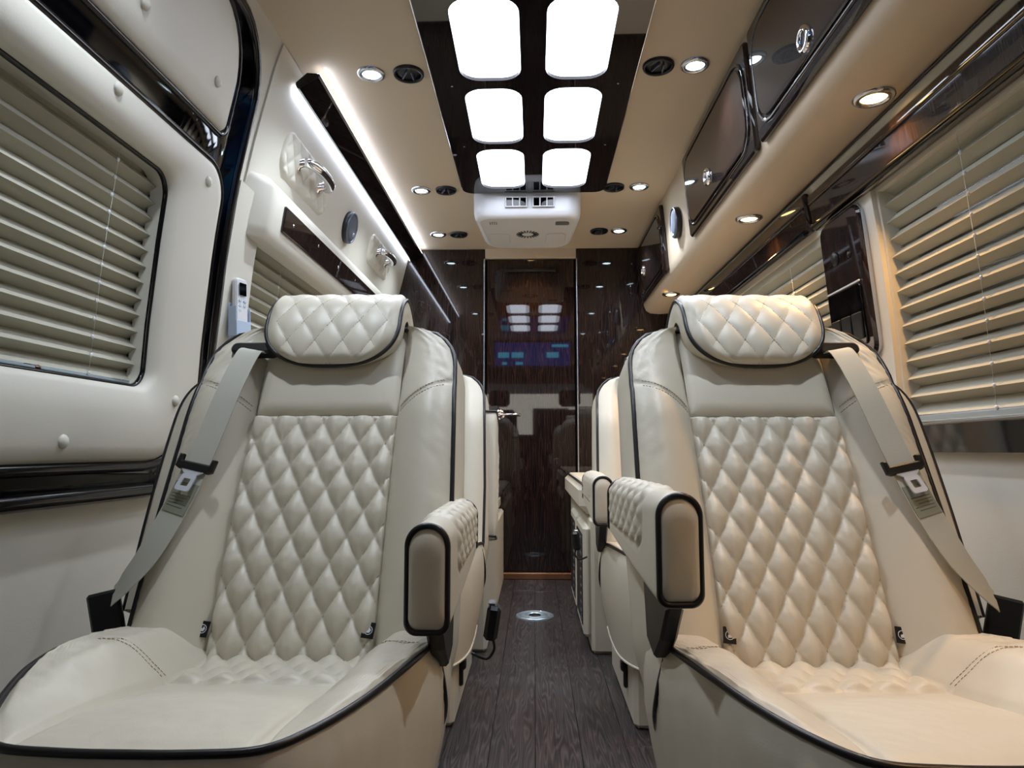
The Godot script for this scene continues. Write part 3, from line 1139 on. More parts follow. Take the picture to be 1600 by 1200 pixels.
func make_ceiling_things() -> void:
	# light panel: lacquered board with eight rounded openings
	var p := thing("ceiling_light_panel", "dark lacquered ceiling board with glowing white rounded panes", "light panel")
	var rows := [[-2.96, -2.56], [-2.51, -2.11], [-2.06, -1.66], [-1.61, -1.21]]
	var edges := [-3.015, -2.535, -2.085, -1.635, -1.13]
	var st := newst()
	for k in 4:
		for s in [-1, 1]:
			var x0 := 0.0
			var x1 := 0.32
			var zc: float = (edges[k] + edges[k + 1]) / 2
			var hz: float = edges[k + 1] - edges[k]
			# outer cell and opening with matching corner points; local x = van x, local y = -van z, local z = down
			var po := PackedVector2Array()
			var pi_ := PackedVector2Array()
			var pz: float = (rows[k][0] + rows[k][1]) / 2
			var inner := rrect(0.190, 0.40, 0.062, 6)
			var rr := 0.03
			var outer := rrect4(0.32, hz, [rr if (k == 0 and s > 0) == false and false else 0.0005, 0.0005, 0.0005, 0.0005], 6)
			if k == 0:
				outer = rrect4(0.32, hz, [0.0005, 0.05 if s > 0 else 0.0005, 0.05 if s < 0 else 0.0005, 0.0005], 6)
			for i in outer.size():
				po.append(outer[i] + Vector2(s * 0.16, -zc))
				pi_.append(inner[i] + Vector2(s * 0.133, -pz))
			frame(st, po, pi_, 0.022, Transform3D(Basis(Vector3(1, 0, 0), Vector3(0, 0, -1), Vector3(0, -1, 0)), Vector3(0, CEIL + 0.001, 0)))
	part(p, "board", st, M.gloss_panel)
	for k in 4:
		for s in [-1, 1]:
			st = newst()
			var pz: float = (rows[k][0] + rows[k][1]) / 2
			prism(st, rrect(0.198, 0.408, 0.064, 6), 0.005, 0.001, Transform3D(Basis(Vector3(1, 0, 0), Vector3(0, 0, -1), Vector3(0, -1, 0)), Vector3(s * 0.133, CEIL - 0.006, pz)))
			part(p, "light_pane", st, M.panel_glow)
			area_lamp(p, Vector3(s * 0.133, CEIL - 0.0125, pz), Vector3(-PI / 2, 0, 0), Vector2(0.13, 0.33), Color(0.91, 0.945, 1.0), 0.066)
	for s in [-1, 1]:
		st = newst()
		tube(st, [Vector3(s * 0.3225, CEIL - 0.010, -2.96), Vector3(s * 0.3225, CEIL - 0.010, -1.2)], 0.004, 6)
		part(p, "edge_trim", st, M.chrome)
	for q in [[-0.262, -2.09], [-0.268, -2.53], [0.272, -2.09], [0.276, -2.53]]:
		st = newst()
		sphere(st, Vector3(q[0], CEIL - 0.021, q[1]), 0.004, Vector3(1, 0.5, 1))
		part(p, "screw", st, M.steel)
	# downlights and vents, in pairs
	var cool := [[-0.514, -2.043, -0.395, "left ceiling downlight beside the head of the light bar"], [-0.517, -3.017, -0.402, "left ceiling downlight level with the front of the air conditioner"], [-0.528, -3.662, -0.415, "left ceiling downlight nearest the rear bulkhead"],
		[0.502, -2.025, 0.389, "right ceiling downlight by the first overhead locker"], [0.479, -3.004, 0.363, "right ceiling downlight level with the front of the air conditioner"], [0.464, -3.628, 0.356, "right ceiling downlight nearest the rear bulkhead"]]
	for a in cool:
		downlight(a[3], Vector3(a[0], CEIL, a[1]), false)
		var vl: String = a[3]
		ceiling_vent("round black vent by the " + vl.replace("ceiling downlight", "downlight").replace(" the front of", ""), Vector3(a[2], CEIL, a[1]), 0.2)
	for a in [[-0.515, -0.98, "left ceiling downlight above the front row seats"], [0.50, -0.98, "right ceiling downlight above the front row seats"]]:
		downlight(a[2], Vector3(a[0], CEIL, a[1]), false)
	downlight("warm downlight ahead of the large right window", Vector3(0.767, 1.523, -0.42), true)
	downlight("warm ceiling downlight between the air conditioner and the rear door", Vector3(-0.02, CEIL, -3.76), true)
	air_conditioner()


func air_conditioner() -> void:
	var t := thing("air_conditioner", "white ceiling air conditioner between light panel and rear door", "air conditioner")
	var xc := -0.03
	var yb := 1.795
	var st := newst()
	# body: rounded plan, narrower at the back, front face sloping in a little
	var plan := rrect4(0.50, 0.50, [0.07, 0.10, 0.10, 0.07], 7)
	var layer := func(k: float, grow: float) -> PackedVector3Array:
		var out := PackedVector3Array()
		for q in plan:
			var back := clampf((q.y + 0.25) / 0.5, 0.0, 1.0)
			var wide := lerpf(1.0, 0.86, back) + grow / 0.25
			out.append(Vector3(xc + q.x * wide, lerpf(CEIL + 0.002, yb, k), -3.29 - q.y * (1.0 + grow / 0.25) + 0.0))
		return out
	var lay := [layer.call(0.0, 0.006), layer.call(0.7, 0.004), layer.call(0.88, 0.0), layer.call(0.97, -0.008), layer.call(1.0, -0.022)]
	for k in lay.size() - 1:
		var a: PackedVector3Array = lay[k]
		var b: PackedVector3Array = lay[k + 1]
		for i in a.size():
			var j := (i + 1) % a.size()
			quad(st, a[j], a[i], b[i], b[j])
	part(t, "shell", st, M.white)
	st = newst()
	st.set_smooth_group(-1)
	var bt: PackedVector3Array = lay[4]
	var mid := Vector3(xc, yb - 0.001, -3.30)
	for i in bt.size():
		tri(st, bt[i], mid, bt[(i + 1) % bt.size()])
	part(t, "bottom_cover", st, M.white_dull)
	# outlets in the front
	for g in 2:
		st = newst()
		var gx := -0.075 + 0.125 * g - 0.005
		cbox(st, Vector3(gx - 0.0, 1.862, -3.032), Vector3(0.104, 0.046, 0.01), 0.003)
		var o := part(t, "outlet", st, M.gloss_black)
		for k in 4:
			st = newst()
			cbox(st, Vector3(gx - 0.048 + 0.032 * k, 1.862, -3.026), Vector3(0.006, 0.046, 0.008), 0.002)
			part(o, "bar", st, M.white)
		for k in 2:
			st = newst()
			cbox(st, Vector3(gx, 1.862 + 0.022 * (2 * k - 1), -3.026), Vector3(0.104, 0.005, 0.008), 0.002)
			part(o, "bar", st, M.white)
	# fan slots round the middle, badge and marks under the shell
	for k in 20:
		var an := TAU * k / 20
		st = newst()
		var d := Vector3(cos(an), 0, sin(an))
		cbox(st, Vector3(xc, yb - 0.002, -3.29) + d * 0.042, Vector3(0.028, 0.003, 0.006), 0.001, Basis(Vector3.UP, -an))
		part(t, "fan_slot", st, M.plastic)
	st = newst()
	prism(st, rrect4(0.065, 0.05, [0.02, 0.008, 0.008, 0.008], 3), 0.002, 0.0006, Transform3D(Basis(Vector3(1, 0, 0), Vector3(0, 0, -1), Vector3(0, -1, 0)), Vector3(xc + 0.165, yb, -3.13)))
	part(t, "badge", st, M.grey_mark)
	st = newst()
	for k in 12:
		cbox(st, Vector3(xc - 0.175 + 0.010 * (k % 4), yb - 0.0012, -3.105 - 0.014 * (k / 4)), Vector3(0.005, 0.001, 0.004 + 0.003 * (k % 3)), 0.0003)
	part(t, "printed_mark", st, M.grey_mark)
	for s in [-1, 1]:
		st = newst()
		prism(st, rrect(0.10, 0.16, 0.025, 4), 0.004, 0.002, Transform3D(Basis(Vector3(1, 0, 0), Vector3(0, 0, -1), Vector3(0, -1, 0)), Vector3(xc + s * 0.14, yb, -3.36)))
		part(t, "filter_cover", st, M.white_dull)


# ------------------------------------------------------------------ captain's chairs
const CT := [[0.255, -0.06, 0.42], [0.262, 0.05, 0.440], [0.258, 0.15, 0.452], [0.240, 0.25, 0.452], [0.212, 0.33, 0.444], [0.177, 0.395, 0.437], [0.136, 0.436, 0.432], [0.07, 0.444, 0.430], [0.0, 0.446, 0.430]]
const CB := [[0.236, -0.06], [0.240, 0.05], [0.241, 0.15], [0.238, 0.24], [0.225, 0.31], [0.20, 0.365], [0.155, 0.40], [0.08, 0.415], [0.0, 0.418]]
const BACK_LEN := 0.69
const SEAM := 0.141          # half width of the middle panel
const QUILT_TOP := 0.488
const DW := 0.05
const DH := 0.09


func back_half(s: float) -> float:
	var w := interp([[0.0, 0.245], [0.08, 0.262], [0.27, 0.262], [0.46, 0.256], [0.60, 0.250]], s)
	var r := 0.10
	var over := s - (BACK_LEN - r)
	if over > 0.0:
		w -= r - sqrt(maxf(0.0, r * r - over * over))
	return w


func quilt(x: float, s: float, dw: float, dh: float) -> float:
	var a := x / dw + s / dh
	var b := x / dw - s / dh
	return pow(absf(sin(PI * a) * sin(PI * b)), 0.5)


func bolster(t: float) -> float:
	return 0.052 * sin(PI * clampf(t, 0.0, 1.0) * 0.78) - 0.006 * exp(-pow(t / 0.06, 2))


func dash_line(st: SurfaceTool, pts: Array, pitch := 0.0062, len := 0.0042, r := 0.0006) -> void:
	# thread stitches along a polyline
	var run := 0.0
	var want := 0.0
	for i in pts.size() - 1:
		var a: Vector3 = pts[i]
		var b: Vector3 = pts[i + 1]
		var d := a.distance_to(b)
		var dir := (b - a) / maxf(d, 1e-6)
		while want < run + d:
			var p := a + dir * (want - run)
			tube(st, [p, p + dir * len], r, 4)
			want += pitch
		run += d


func make_chairs() -> void:
	chair("cream quilted captain's seat on the sliding door side, front row", Vector3(-0.408, 0, -1.137), 1.0, 22.3, false, true, 0.0, 0.0)
	chair("warm cream quilted captain's seat by the large right window, front row", Vector3(0.447, 0, -1.13), -1.0, 23.4, false, true, 2.0, 0.04)
	chair("cream captain's seat in second row on the sliding door side, armrest folded up", Vector3(-0.425, 0, -2.20), 1.0, 18.0, true, false, 0.0, 0.0)
	chair("cream captain's seat in second row on the right, armrest lowered", Vector3(0.47, 0, -2.20), -1.0, 20.0, false, false, 0.0, 0.02)


func chair(label: String, at: Vector3, F: float, recline: float, arm_up: bool, fine: bool, yaw: float, arm_lift: float) -> void:
	var t := thing("captains_seat", label, "seat", "cream captain's seats", at, deg_to_rad(yaw))
	var cr := cos(deg_to_rad(recline))
	var sr := sin(deg_to_rad(recline))
	var y0 := 0.345
	var bp := func(x: float, s: float, n: float) -> Vector3:
		var m := n - 0.030 * smoothstep(0.48, 0.76, s)     # the top of the back bends away
		return Vector3(x * F, y0 + s * cr + m * sr, -s * sr + m * cr)
	flip = F < 0
	var den := 1 if fine else 3
	var st := newst()
	# --- pedestal
	cbox(st, Vector3(0, 0.085, 0.065), Vector3(0.42, 0.17, 0.53), 0.012)
	var ped := part(t, "pedestal", st, M.leather)
	st = newst()
	cbox(st, Vector3(0.215 * F, 0.11, 0.20), Vector3(0.012, 0.09, 0.022), 0.004)
	cbox(st, Vector3(0.221 * F, 0.125, 0.20), Vector3(0.016, 0.03, 0.03), 0.005)
	part(ped, "lever", st, M.plastic)
	# --- seat cushion: side band
	var top := []
	var bot := []
	for k in range(CT.size()):
		top.append(Vector3(CT[k][0], CT[k][2], CT[k][1]))
		bot.append(Vector3(CB[k][0], 0.165, CB[k][1]))
	for k in range(CT.size() - 2, -1, -1):
		top.append(Vector3(-CT[k][0], CT[k][2], CT[k][1]))
		bot.append(Vector3(-CB[k][0], 0.165, CB[k][1]))
	top = smooth_path(top, 6)
	bot = smooth_path(bot, 6)
	var np := top.size() - 1
	st = newst()
	grid(st, np, 12, func(u: float, v: float) -> Vector3:
		var i := clampi(int(round(u * np)), 0, np)
		var a: Vector3 = top[i]
		var b: Vector3 = bot[i]
		var nx: Vector3 = top[mini(i + 1, np)] - top[maxi(i - 1, 0)]
		var out := Vector3(-nx.z, 0, nx.x).normalized() * -1.0
		var p := a.lerp(b, v) + out * 0.016 * sin(PI * pow(v, 0.7))
		if fine:
			p += out * 0.006 * fold_noise.get_noise_2d(u * 46.0, v * 2.2) * exp(-v * 4.0) * clampf(v * 9.0, 0.0, 1.0)
		return Vector3(p.x * F, p.y, p.z))
	var cush := part(t, "seat_cushion", st, M.leather)
	var path := []
	var path2 := []
	for p in top:
		path.append(Vector3(p.x * F, p.y + 0.001, p.z))
	for p in bot:
		path2.append(Vector3(p.x * F, p.y, p.z))
	st = newst()
	tube(st, path, 0.0048, 8)
	part(cush, "welt", st, M.welt, "dark piping")
	st = newst()
	tube(st, path2, 0.004, 6)
	part(cush, "lower_welt", st, M.leather)
	# --- seat cushion: top
	var zt := []
	var hz := []
	for k in range(CT.size() - 1, -1, -1):
		zt.append([CT[k][0], CT[k][1]])
	for k in range(0, CT.size() - 1):
		hz.append([CT[k][1], CT[k][2]])
	var seat_y := func(x: float, z: float) -> float:
		var zf := interp(zt, absf(x))
		var f := clampf(z / 0.44, 0.0, 1.0)
		var mid := lerpf(0.384, 0.433, f * f * (3.0 - 2.0 * f))
		mid += 0.010 * sin(PI * clampf((z - 0.13) / 0.30, 0.0, 1.0)) * cos(clampf(x / 0.13, -1.0, 1.0) * PI / 2)
		var side := interp(hz, z) + 0.007
		var b := smoothstep(0.115, 0.20, absf(x))
		var y := lerpf(mid, side, b)
		y -= 0.010 * exp(-pow((absf(x) - 0.128) / 0.0055, 2))
		if absf(x) < 0.128:
			if z < 0.13:
				y += 0.011 * quilt(x, z, DW, 0.075) * clampf((0.13 - z) / 0.01, 0.0, 1.0)
			y -= 0.005 * exp(-pow((z - 0.13) / 0.004, 2))
		else:
			var zs := 0.12 + 0.25 * (absf(x) - 0.128)
			y -= 0.003 * exp(-pow((z - zs) / 0.003, 2))
			if fine:
				y += 0.0035 * fold_noise.get_noise_2d(x * 9.0 + 3.0, z * 26.0) * smoothstep(0.15, 0.24, absf(x))
		if fine:
			y += 0.0022 * grain_noise.get_noise_2d(x * 14.0, z * 11.0)
		var d := zf - z
		var e := smoothstep(0.0, 0.028, d)
		var ye := interp(hz, zf)
		return lerpf(ye, y, e)
	st = newst()
	grid(st, 120 / den, 110 / den, func(u: float, v: float) -> Vector3:
		var x := lerpf(-0.262, 0.262, u)
		var zf := interp(zt, absf(x))
		var z := lerpf(zf, -0.06, v)
		return Vector3(x * F, seat_y.call(x, z), z))
	var ctop := part(t, "seat_top", st, M.leather, "cream leather seat top, quilted at the back")
	if fine:
		st = newst()
		for s in [-1, 1]:
			for o in [-0.005, 0.005]:
				var pts := []
				for k in 14:
					var x := 0.135 + 0.11 * k / 13.0
					var z: float = 0.12 + 0.25 * (x - 0.128) + o
					pts.append(Vector3(s * x * F, seat_y.call(x, z) + 0.0004, z))
				dash_line(st, pts)
		part(ctop, "stitching", st, M.thread)
	# --- backrest: quilted middle
	var back := Node3D.new()
	back.name = "backrest"
	t.add_child(back)
	st = newst()
	grid(st, (112 if fine else 36), (168 if fine else 50), func(u: float, v: float) -> Vector3:
		var x := lerpf(-SEAM, SEAM, u)
		var s := lerpf(0.0, QUILT_TOP, v)
		var e := minf(SEAM - absf(x), QUILT_TOP - s)
		var k := clampf(e / 0.008, 0.0, 1.0)
		var n := -0.006 + 0.006 * k + 0.0145 * quilt(x, s - 0.02, DW, DH) * sqrt(k)
		if fine:
			n += 0.0012 * grain_noise.get_noise_2d(x * 60.0, s * 40.0) * k
		n += 0.012 * sin(PI * clampf(s / 0.55, 0.0, 1.0))
		return bp.call(x, s, n))
	part(back, "quilted_panel", st, M.leather, "diamond quilted leather panel")
	var crown := func(s: float) -> float: return 0.012 * sin(PI * clampf(s / 0.55, 0.0, 1.0))
	if fine:
		st = newst()
		for sg in [-1, 1]:
			for k in range(-9, 10):
				var pts := []
				for j in 90:
					var s := 0.004 + (QUILT_TOP - 0.008) * j / 89.0
					var x: float = (k - sg * (s - 0.02) / DH) * DW
					if absf(x) < SEAM - 0.003:
						pts.append(bp.call(x, s, crown.call(s) + 0.0006))
				if pts.size() > 2:
					dash_line(st, pts, 0.0075, 0.0052, 0.0005)
		part(back, "stitching", st, M.thread)
	# --- backrest: plain upper middle
	st = newst()
	grid(st, 40 / den, 30 / den, func(u: float, v: float) -> Vector3:
		var s := lerpf(QUILT_TOP, BACK_LEN, v)
		var x := lerpf(-SEAM, SEAM, u)
		var e := minf(SEAM - absf(x), s - QUILT_TOP)
		var n := -0.006 + 0.014 * sqrt(clampf(e / 0.02, 0.0, 1.0)) + 0.006 * sin(PI * v)
		n += 0.010 * smoothstep(0.0, 1.0, v)
		return bp.call(x, s, n))
	part(back, "upper_panel", st, M.leather)
	# --- backrest: bolsters
	var seam_s := func(x: float) -> float: return 0.495 + 0.055 * pow(clampf((x - SEAM) / 0.11, 0.0, 1.0), 0.8)
	var bol := func(x: float, s: float, w: float) -> float:
		var n := bolster((x - SEAM) / (w - SEAM + 1e-4)) * lerpf(1.0, 0.45, smoothstep(0.46, 0.67, s))
		n += crown.call(s) * (1.0 - clampf((x - SEAM) / (w - SEAM + 1e-4), 0.0, 1.0))
		n += 0.010 * smoothstep(QUILT_TOP, BACK_LEN, s)
		n -= 0.004 * exp(-pow((s - seam_s.call(x)) / 0.0035, 2))
		return n
	for side in [-1, 1]:
		st = newst()
		var nu := 26 / den
		grid(st, nu, 120 / den, func(u: float, v: float) -> Vector3:
			var uu: float = u if side > 0 else 1.0 - u
			var s := lerpf(0.0, BACK_LEN, v)
			var w := back_half(s)
			var x := lerpf(SEAM, w, uu)
			var n: float = bol.call(x, s, w)
			if fine:
				var up := smoothstep(0.50, 0.64, s)
				n += 0.0045 * fold_noise.get_noise_2d(uu * 1.6 + side * 7.0, s * 26.0 + uu * 3.0) * smoothstep(0.25, 0.8, uu) * (0.25 + 0.75 * up)
			return bp.call(side * x, s, n))
		part(back, "bolster", st, M.leather)
		if fine:
			st = newst()
			for o in [-0.006, 0.006]:
				var pts := []
				for k in 16:
					var x := SEAM + 0.006 + 0.088 * k / 15.0
					var s: float = seam_s.call(x) + o
					pts.append(bp.call(side * x, s, bol.call(x, s, back_half(s)) + 0.0006))
				dash_line(st, pts)
			part(back, "stitching", st, M.thread)
	# --- backrest: rim, rear shell and piping
	var rim := []
	for k in 40:
		var s := BACK_LEN * k / 39.0
		rim.append(Vector2(back_half(s), s))
	for k in range(1, 10):
		rim.append(Vector2(lerpf(back_half(BACK_LEN), -back_half(BACK_LEN), k / 10.0), BACK_LEN))
	for k in range(39, -1, -1):
		var s := BACK_LEN * k / 39.0
		rim.append(Vector2(-back_half(s), s))
	var rim_n := func(p: Vector2) -> float:
		var n: float = bol.call(absf(p.x), p.y, back_half(p.y)) if p.y < BACK_LEN - 0.001 else 0.018
		if absf(p.x) < back_half(BACK_LEN) - 0.001:
			n = 0.016
		return n
	var nr := rim.size() - 1
	var rows := [[0.0, 0.0, 1.0], [0.004, -0.012, 1.0], [0.010, -0.05, 0.0], [0.010, -0.085, 0.0], [0.0, -0.112, 0.0], [-0.03, -0.125, 0.0]]
	var rim_p := func(i: int, k: int) -> Vector3:
		var p: Vector2 = rim[i]
		var a: Vector2 = rim[maxi(i - 1, 0)]
		var b: Vector2 = rim[mini(i + 1, nr)]
		var o := Vector2((b - a).y, -(b - a).x).normalized()
		var rr: Array = rows[k]
		var n: float = rr[1] + rr[2] * rim_n.call(p)
		p += o * rr[0]
		return bp.call(p.x, p.y, n)
	st = newst()
	grid(st, nr, rows.size() - 1, func(u: float, v: float) -> Vector3:
		return rim_p.call(int(round(u * nr)), (rows.size() - 1) - int(round(v * (rows.size() - 1)))))
	part(back, "side_panel", st, M.leather)
	st = newst()
	grid(st, 10, 30, func(u: float, v: float) -> Vector3:
		var s := v * (BACK_LEN - 0.02)
		return bp.call((1.0 - 2.0 * u) * (back_half(s) - 0.02), s, -0.123))
	part(back, "rear_cover", st, M.leather)
	st = newst()
	var wp := []
	for i in nr + 1:
		wp.append(rim_p.call(i, 0) + Vector3(0, 0.001, 0.001))
	tube(st, wp, 0.0046, 8)
	part(back, "welt", st, M.welt, "dark piping")
	headrest(t, bp, fine)
	# --- armrests
	var pivot := Vector3((0.272 if F > 0 else 0.278) * F, 0.5675 + arm_lift, -0.16)
	if arm_up:
		armrest(t, Transform3D(Basis(Vector3.RIGHT, -PI / 2 - 0.25), Vector3(0.268 * F, 0.44, -0.12)), F, fine)
	else:
		armrest(t, Transform3D(Basis(), pivot), F, fine)
	# --- padded wing on the window side of the back
	st = newst()
	var wo := smooth_path([Vector3(-0.245, 0.575, 0), Vector3(-0.275, 0.570, 0), Vector3(-0.297, 0.53, 0), Vector3(-0.305, 0.45, 0), Vector3(-0.308, 0.30, 0), Vector3(-0.305, 0.12, 0)], 6)
	var nw := wo.size() - 1
	var wrow := [[-0.05, -0.004], [-0.012, 0.004], [0.0, -0.010], [0.004, -0.05], [0.0, -0.095], [-0.03, -0.105]]
	var wing_p := func(i: int, k: int) -> Vector3:
		var a: Vector3 = wo[maxi(i - 1, 0)]
		var b: Vector3 = wo[mini(i + 1, nw)]
		var o := Vector3(b.y - a.y, -(b.x - a.x), 0).normalized()
		var q: Vector3 = wo[i] + o * wrow[k][0]
		return bp.call(q.x, q.y, wrow[k][1])
	grid(st, nw, 5, func(u: float, v: float) -> Vector3: return wing_p.call(int(round(u * nw)), int(round(v * 5))))
	var wing := part(t, "side_wing", st, M.leather)
	st = newst()
	var wl := []
	for k in nw + 1:
		wl.append(wing_p.call(k, 2))
	tube(st, wl, 0.0042, 7)
	part(wing, "welt", st, M.welt, "dark piping")
	# --- black hinge under the lowered armrest
	if not arm_up:
		st = newst()
		var hp := PackedVector2Array([Vector2(0.06, 0.43), Vector2(0.11, 0.415), Vector2(0.155, 0.45), Vector2(0.20, 0.503), Vector2(0.04, 0.515)])
		prism(st, hp, 0.024, 0.004, Transform3D(Basis(Vector3(0, 0, 1), Vector3(0, 1, 0), Vector3(-1, 0, 0)), Vector3(0.282 if F > 0 else -0.258, arm_lift * 0.5, 0)), false)
		part(t, "armrest_hinge", st, M.plastic)
	st = newst()
	tube(st, smooth_path([Vector3(0.262 * F, 0.43, 0.10), Vector3(0.270 * F, 0.38, 0.085), Vector3(0.268 * F, 0.33, 0.05), Vector3(0.255 * F, 0.29, 0.01)], 5), 0.006, 6)
	part(t, "cable", st, M.plastic)
	# --- buckle on its strap
	if (F > 0 and fine) or (F < 0 and not fine):
		seat_buckle(t, F)
	if fine:
		seat_belt(t, bp, F)
		for side in [-1, 1]:
			var tag := Vector2(0.006 if side < 0 else 0.004, 0.082)
			st = newst()
			var c: Vector3 = bp.call(side * (SEAM - 0.002) + (-0.010 if side < 0 else -0.008), 0.088, 0.013)
			var tb := Basis(Vector3.RIGHT, -deg_to_rad(recline)) * Basis(Vector3.FORWARD, 0.12)
			cbox(st, c, Vector3(0.021, 0.026, 0.002), 0.0005, tb)
			var tg := part(t, "sewn_tag", st, M.plastic, "small black sewn tag with white round emblem")
			st = newst()
			var em := []
			for k in 16:
				em.append(c + tb * Vector3(cos(TAU * k / 16) * 0.0068, sin(TAU * k / 16) * 0.0068, 0.0013))
			tube(st, em, 0.0006, 4, true)
			prism(st, PackedVector2Array([Vector2(-0.003, -0.0042), Vector2(0.0025, -0.0038), Vector2(0.0046, 0.0006), Vector2(0.0018, 0.0046), Vector2(0.0006, 0.001), Vector2(-0.0028, 0.0004)]), 0.0006, 0.0001, Transform3D(tb, c + tb * Vector3(0, 0, 0.001)), false)
			part(tg, "emblem", st, M.white)
	flip = false


func seat_buckle(t: Node3D, F: float) -> void:
	var st := newst()
	cbox(st, Vector3(0.335 * F, 0.435, -0.07), Vector3(0.024, 0.058, 0.036), 0.006, Basis(Vector3.FORWARD, 0.15 * F))
	var bk := part(t, "buckle", st, M.plastic)
	st = newst()
	tube(st, smooth_path([Vector3(0.335 * F, 0.41, -0.07), Vector3(0.338 * F, 0.39, -0.068), Vector3(0.325 * F, 0.375, -0.065), Vector3(0.30 * F, 0.385, -0.06)], 5), 0.008, 6, false, 0.35)
	part(bk, "strap", st, M.plastic)
	st = newst()
	cbox(st, Vector3(0.335 * F, 0.466, -0.07), Vector3(0.014, 0.008, 0.024), 0.002)
	part(bk, "release_button", st, M.steel)


func headrest(t: Node3D, bp: Callable, fine: bool) -> void:
	# a draped pillow: a sheet that starts at the flap's lower edge and runs over the top of the backrest
	var ctrl := [Vector3(0.040, 0.582, 0), Vector3(0.054, 0.616, 0), Vector3(0.064, 0.668, 0), Vector3(0.062, 0.715, 0), Vector3(0.038, 0.752, 0), Vector3(0.005, 0.769, 0), Vector3(-0.045, 0.762, 0), Vector3(-0.090, 0.730, 0), Vector3(-0.100, 0.668, 0), Vector3(-0.098, 0.616, 0)]
	var prof := smooth_path(ctrl, 8)
	var np := prof.size() - 1
	var lens := [0.0]
	for i in np:
		lens.append(lens[i] + prof[i].distance_to(prof[i + 1]))
	var half := func(l: float) -> float:
		var w := 0.136
		if l < 0.105:
			var k := 1.0 - l / 0.105
			w = 0.136 * pow(maxf(0.0, 1.0 - pow(k, 2.6)), 1.0 / 2.4)
		return w
	var at := func(x: float, l: float, lift: float) -> Vector3:
		var i := 0
		while i < np - 1 and lens[i + 1] < l:
			i += 1
		var f: float = (l - lens[i]) / maxf(lens[i + 1] - lens[i], 1e-6)
		var q: Vector3 = prof[i].lerp(prof[i + 1], f)
		var d: Vector3 = (prof[mini(i + 1, np)] - prof[maxi(i - 1, 0)]).normalized()
		# outward of the sheet in the (n, s) plane
		var o := Vector3(d.y, -d.x, 0)
		q += o * lift
		return bp.call(x, q.y, q.x)
	var total: float = lens[np]
	var h := Node3D.new()
	h.name = "headrest"
	t.add_child(h)
	var st := newst()
	grid(st, (90 if fine else 24), (120 if fine else 30), func(u: float, v: float) -> Vector3:
		var l := pow(v, 1.25) * total
		var w: float = half.call(maxf(l, 0.0004))
		var x := lerpf(-w, w, u)
		var e := minf(w - absf(x), l)
		var k := clampf(e / (0.026 if l < 0.1 else lerpf(0.026, 0.012, clampf((l - 0.1) / 0.05, 0.0, 1.0))), 0.0, 1.0)
		var puff := 0.012 * sin(k * PI / 2)
		puff += 0.0035 * quilt(x, l - 0.012, 0.056, 0.086) * k * (1.0 - smoothstep(0.30, 0.36, l))
		return at.call(x, l, puff))
	part(h, "pillow", st, M.leather, "diamond quilted headrest pillow")
	# edge: piping and the strip that closes the flap against the backrest
	var loop := []
	var n := 60
	for k in n + 1:
		var l := lerpf(total, 0.0, pow(float(k) / n, 0.5)) if false else total * (1.0 - sin(PI / 2 * k / n))
		loop.append(Vector2(half.call(maxf(l, 0.0001)), l))
	for k in range(1, 12):
		pass
	for k in range(n, -1, -1):
		loop.append(Vector2(-loop[k].x, loop[k].y))
	var pts := []
	for q in loop:
		pts.append(at.call(q.x, q.y, 0.001))
	st = newst()
	tube(st, pts, 0.0042, 8)
	part(h, "welt", st, M.welt, "dark piping")
	st = newst()
	var nl := loop.size() - 1
	grid(st, nl, 3, func(u: float, v: float) -> Vector3:
		var q: Vector2 = loop[int(round(u * nl))]
		var inw := 0.004 * sin(PI * v)
		return at.call(q.x + signf(q.x) * inw, q.y, lerpf(-0.045, 0.0, v)))
	part(h, "edge_band", st, M.leather)
	if fine:
		st = newst()
		for sg in [-1, 1]:
			for k in range(-6, 7):
				var line := []
				for j in 80:
					var l := 0.004 + 0.27 * j / 79.0
					var x: float = (k - sg * (l - 0.012) / 0.086) * 0.056
					var w: float = half.call(l)
					if absf(x) < w - 0.004:
						var kk := clampf(minf(w - absf(x), l) / 0.03, 0.0, 1.0)
						line.append(at.call(x, l, 0.012 * sin(kk * PI / 2) + 0.0005))
				if line.size() > 2:
					dash_line(st, line, 0.006, 0.0042, 0.0005)
		part(h, "stitching", st, M.thread)


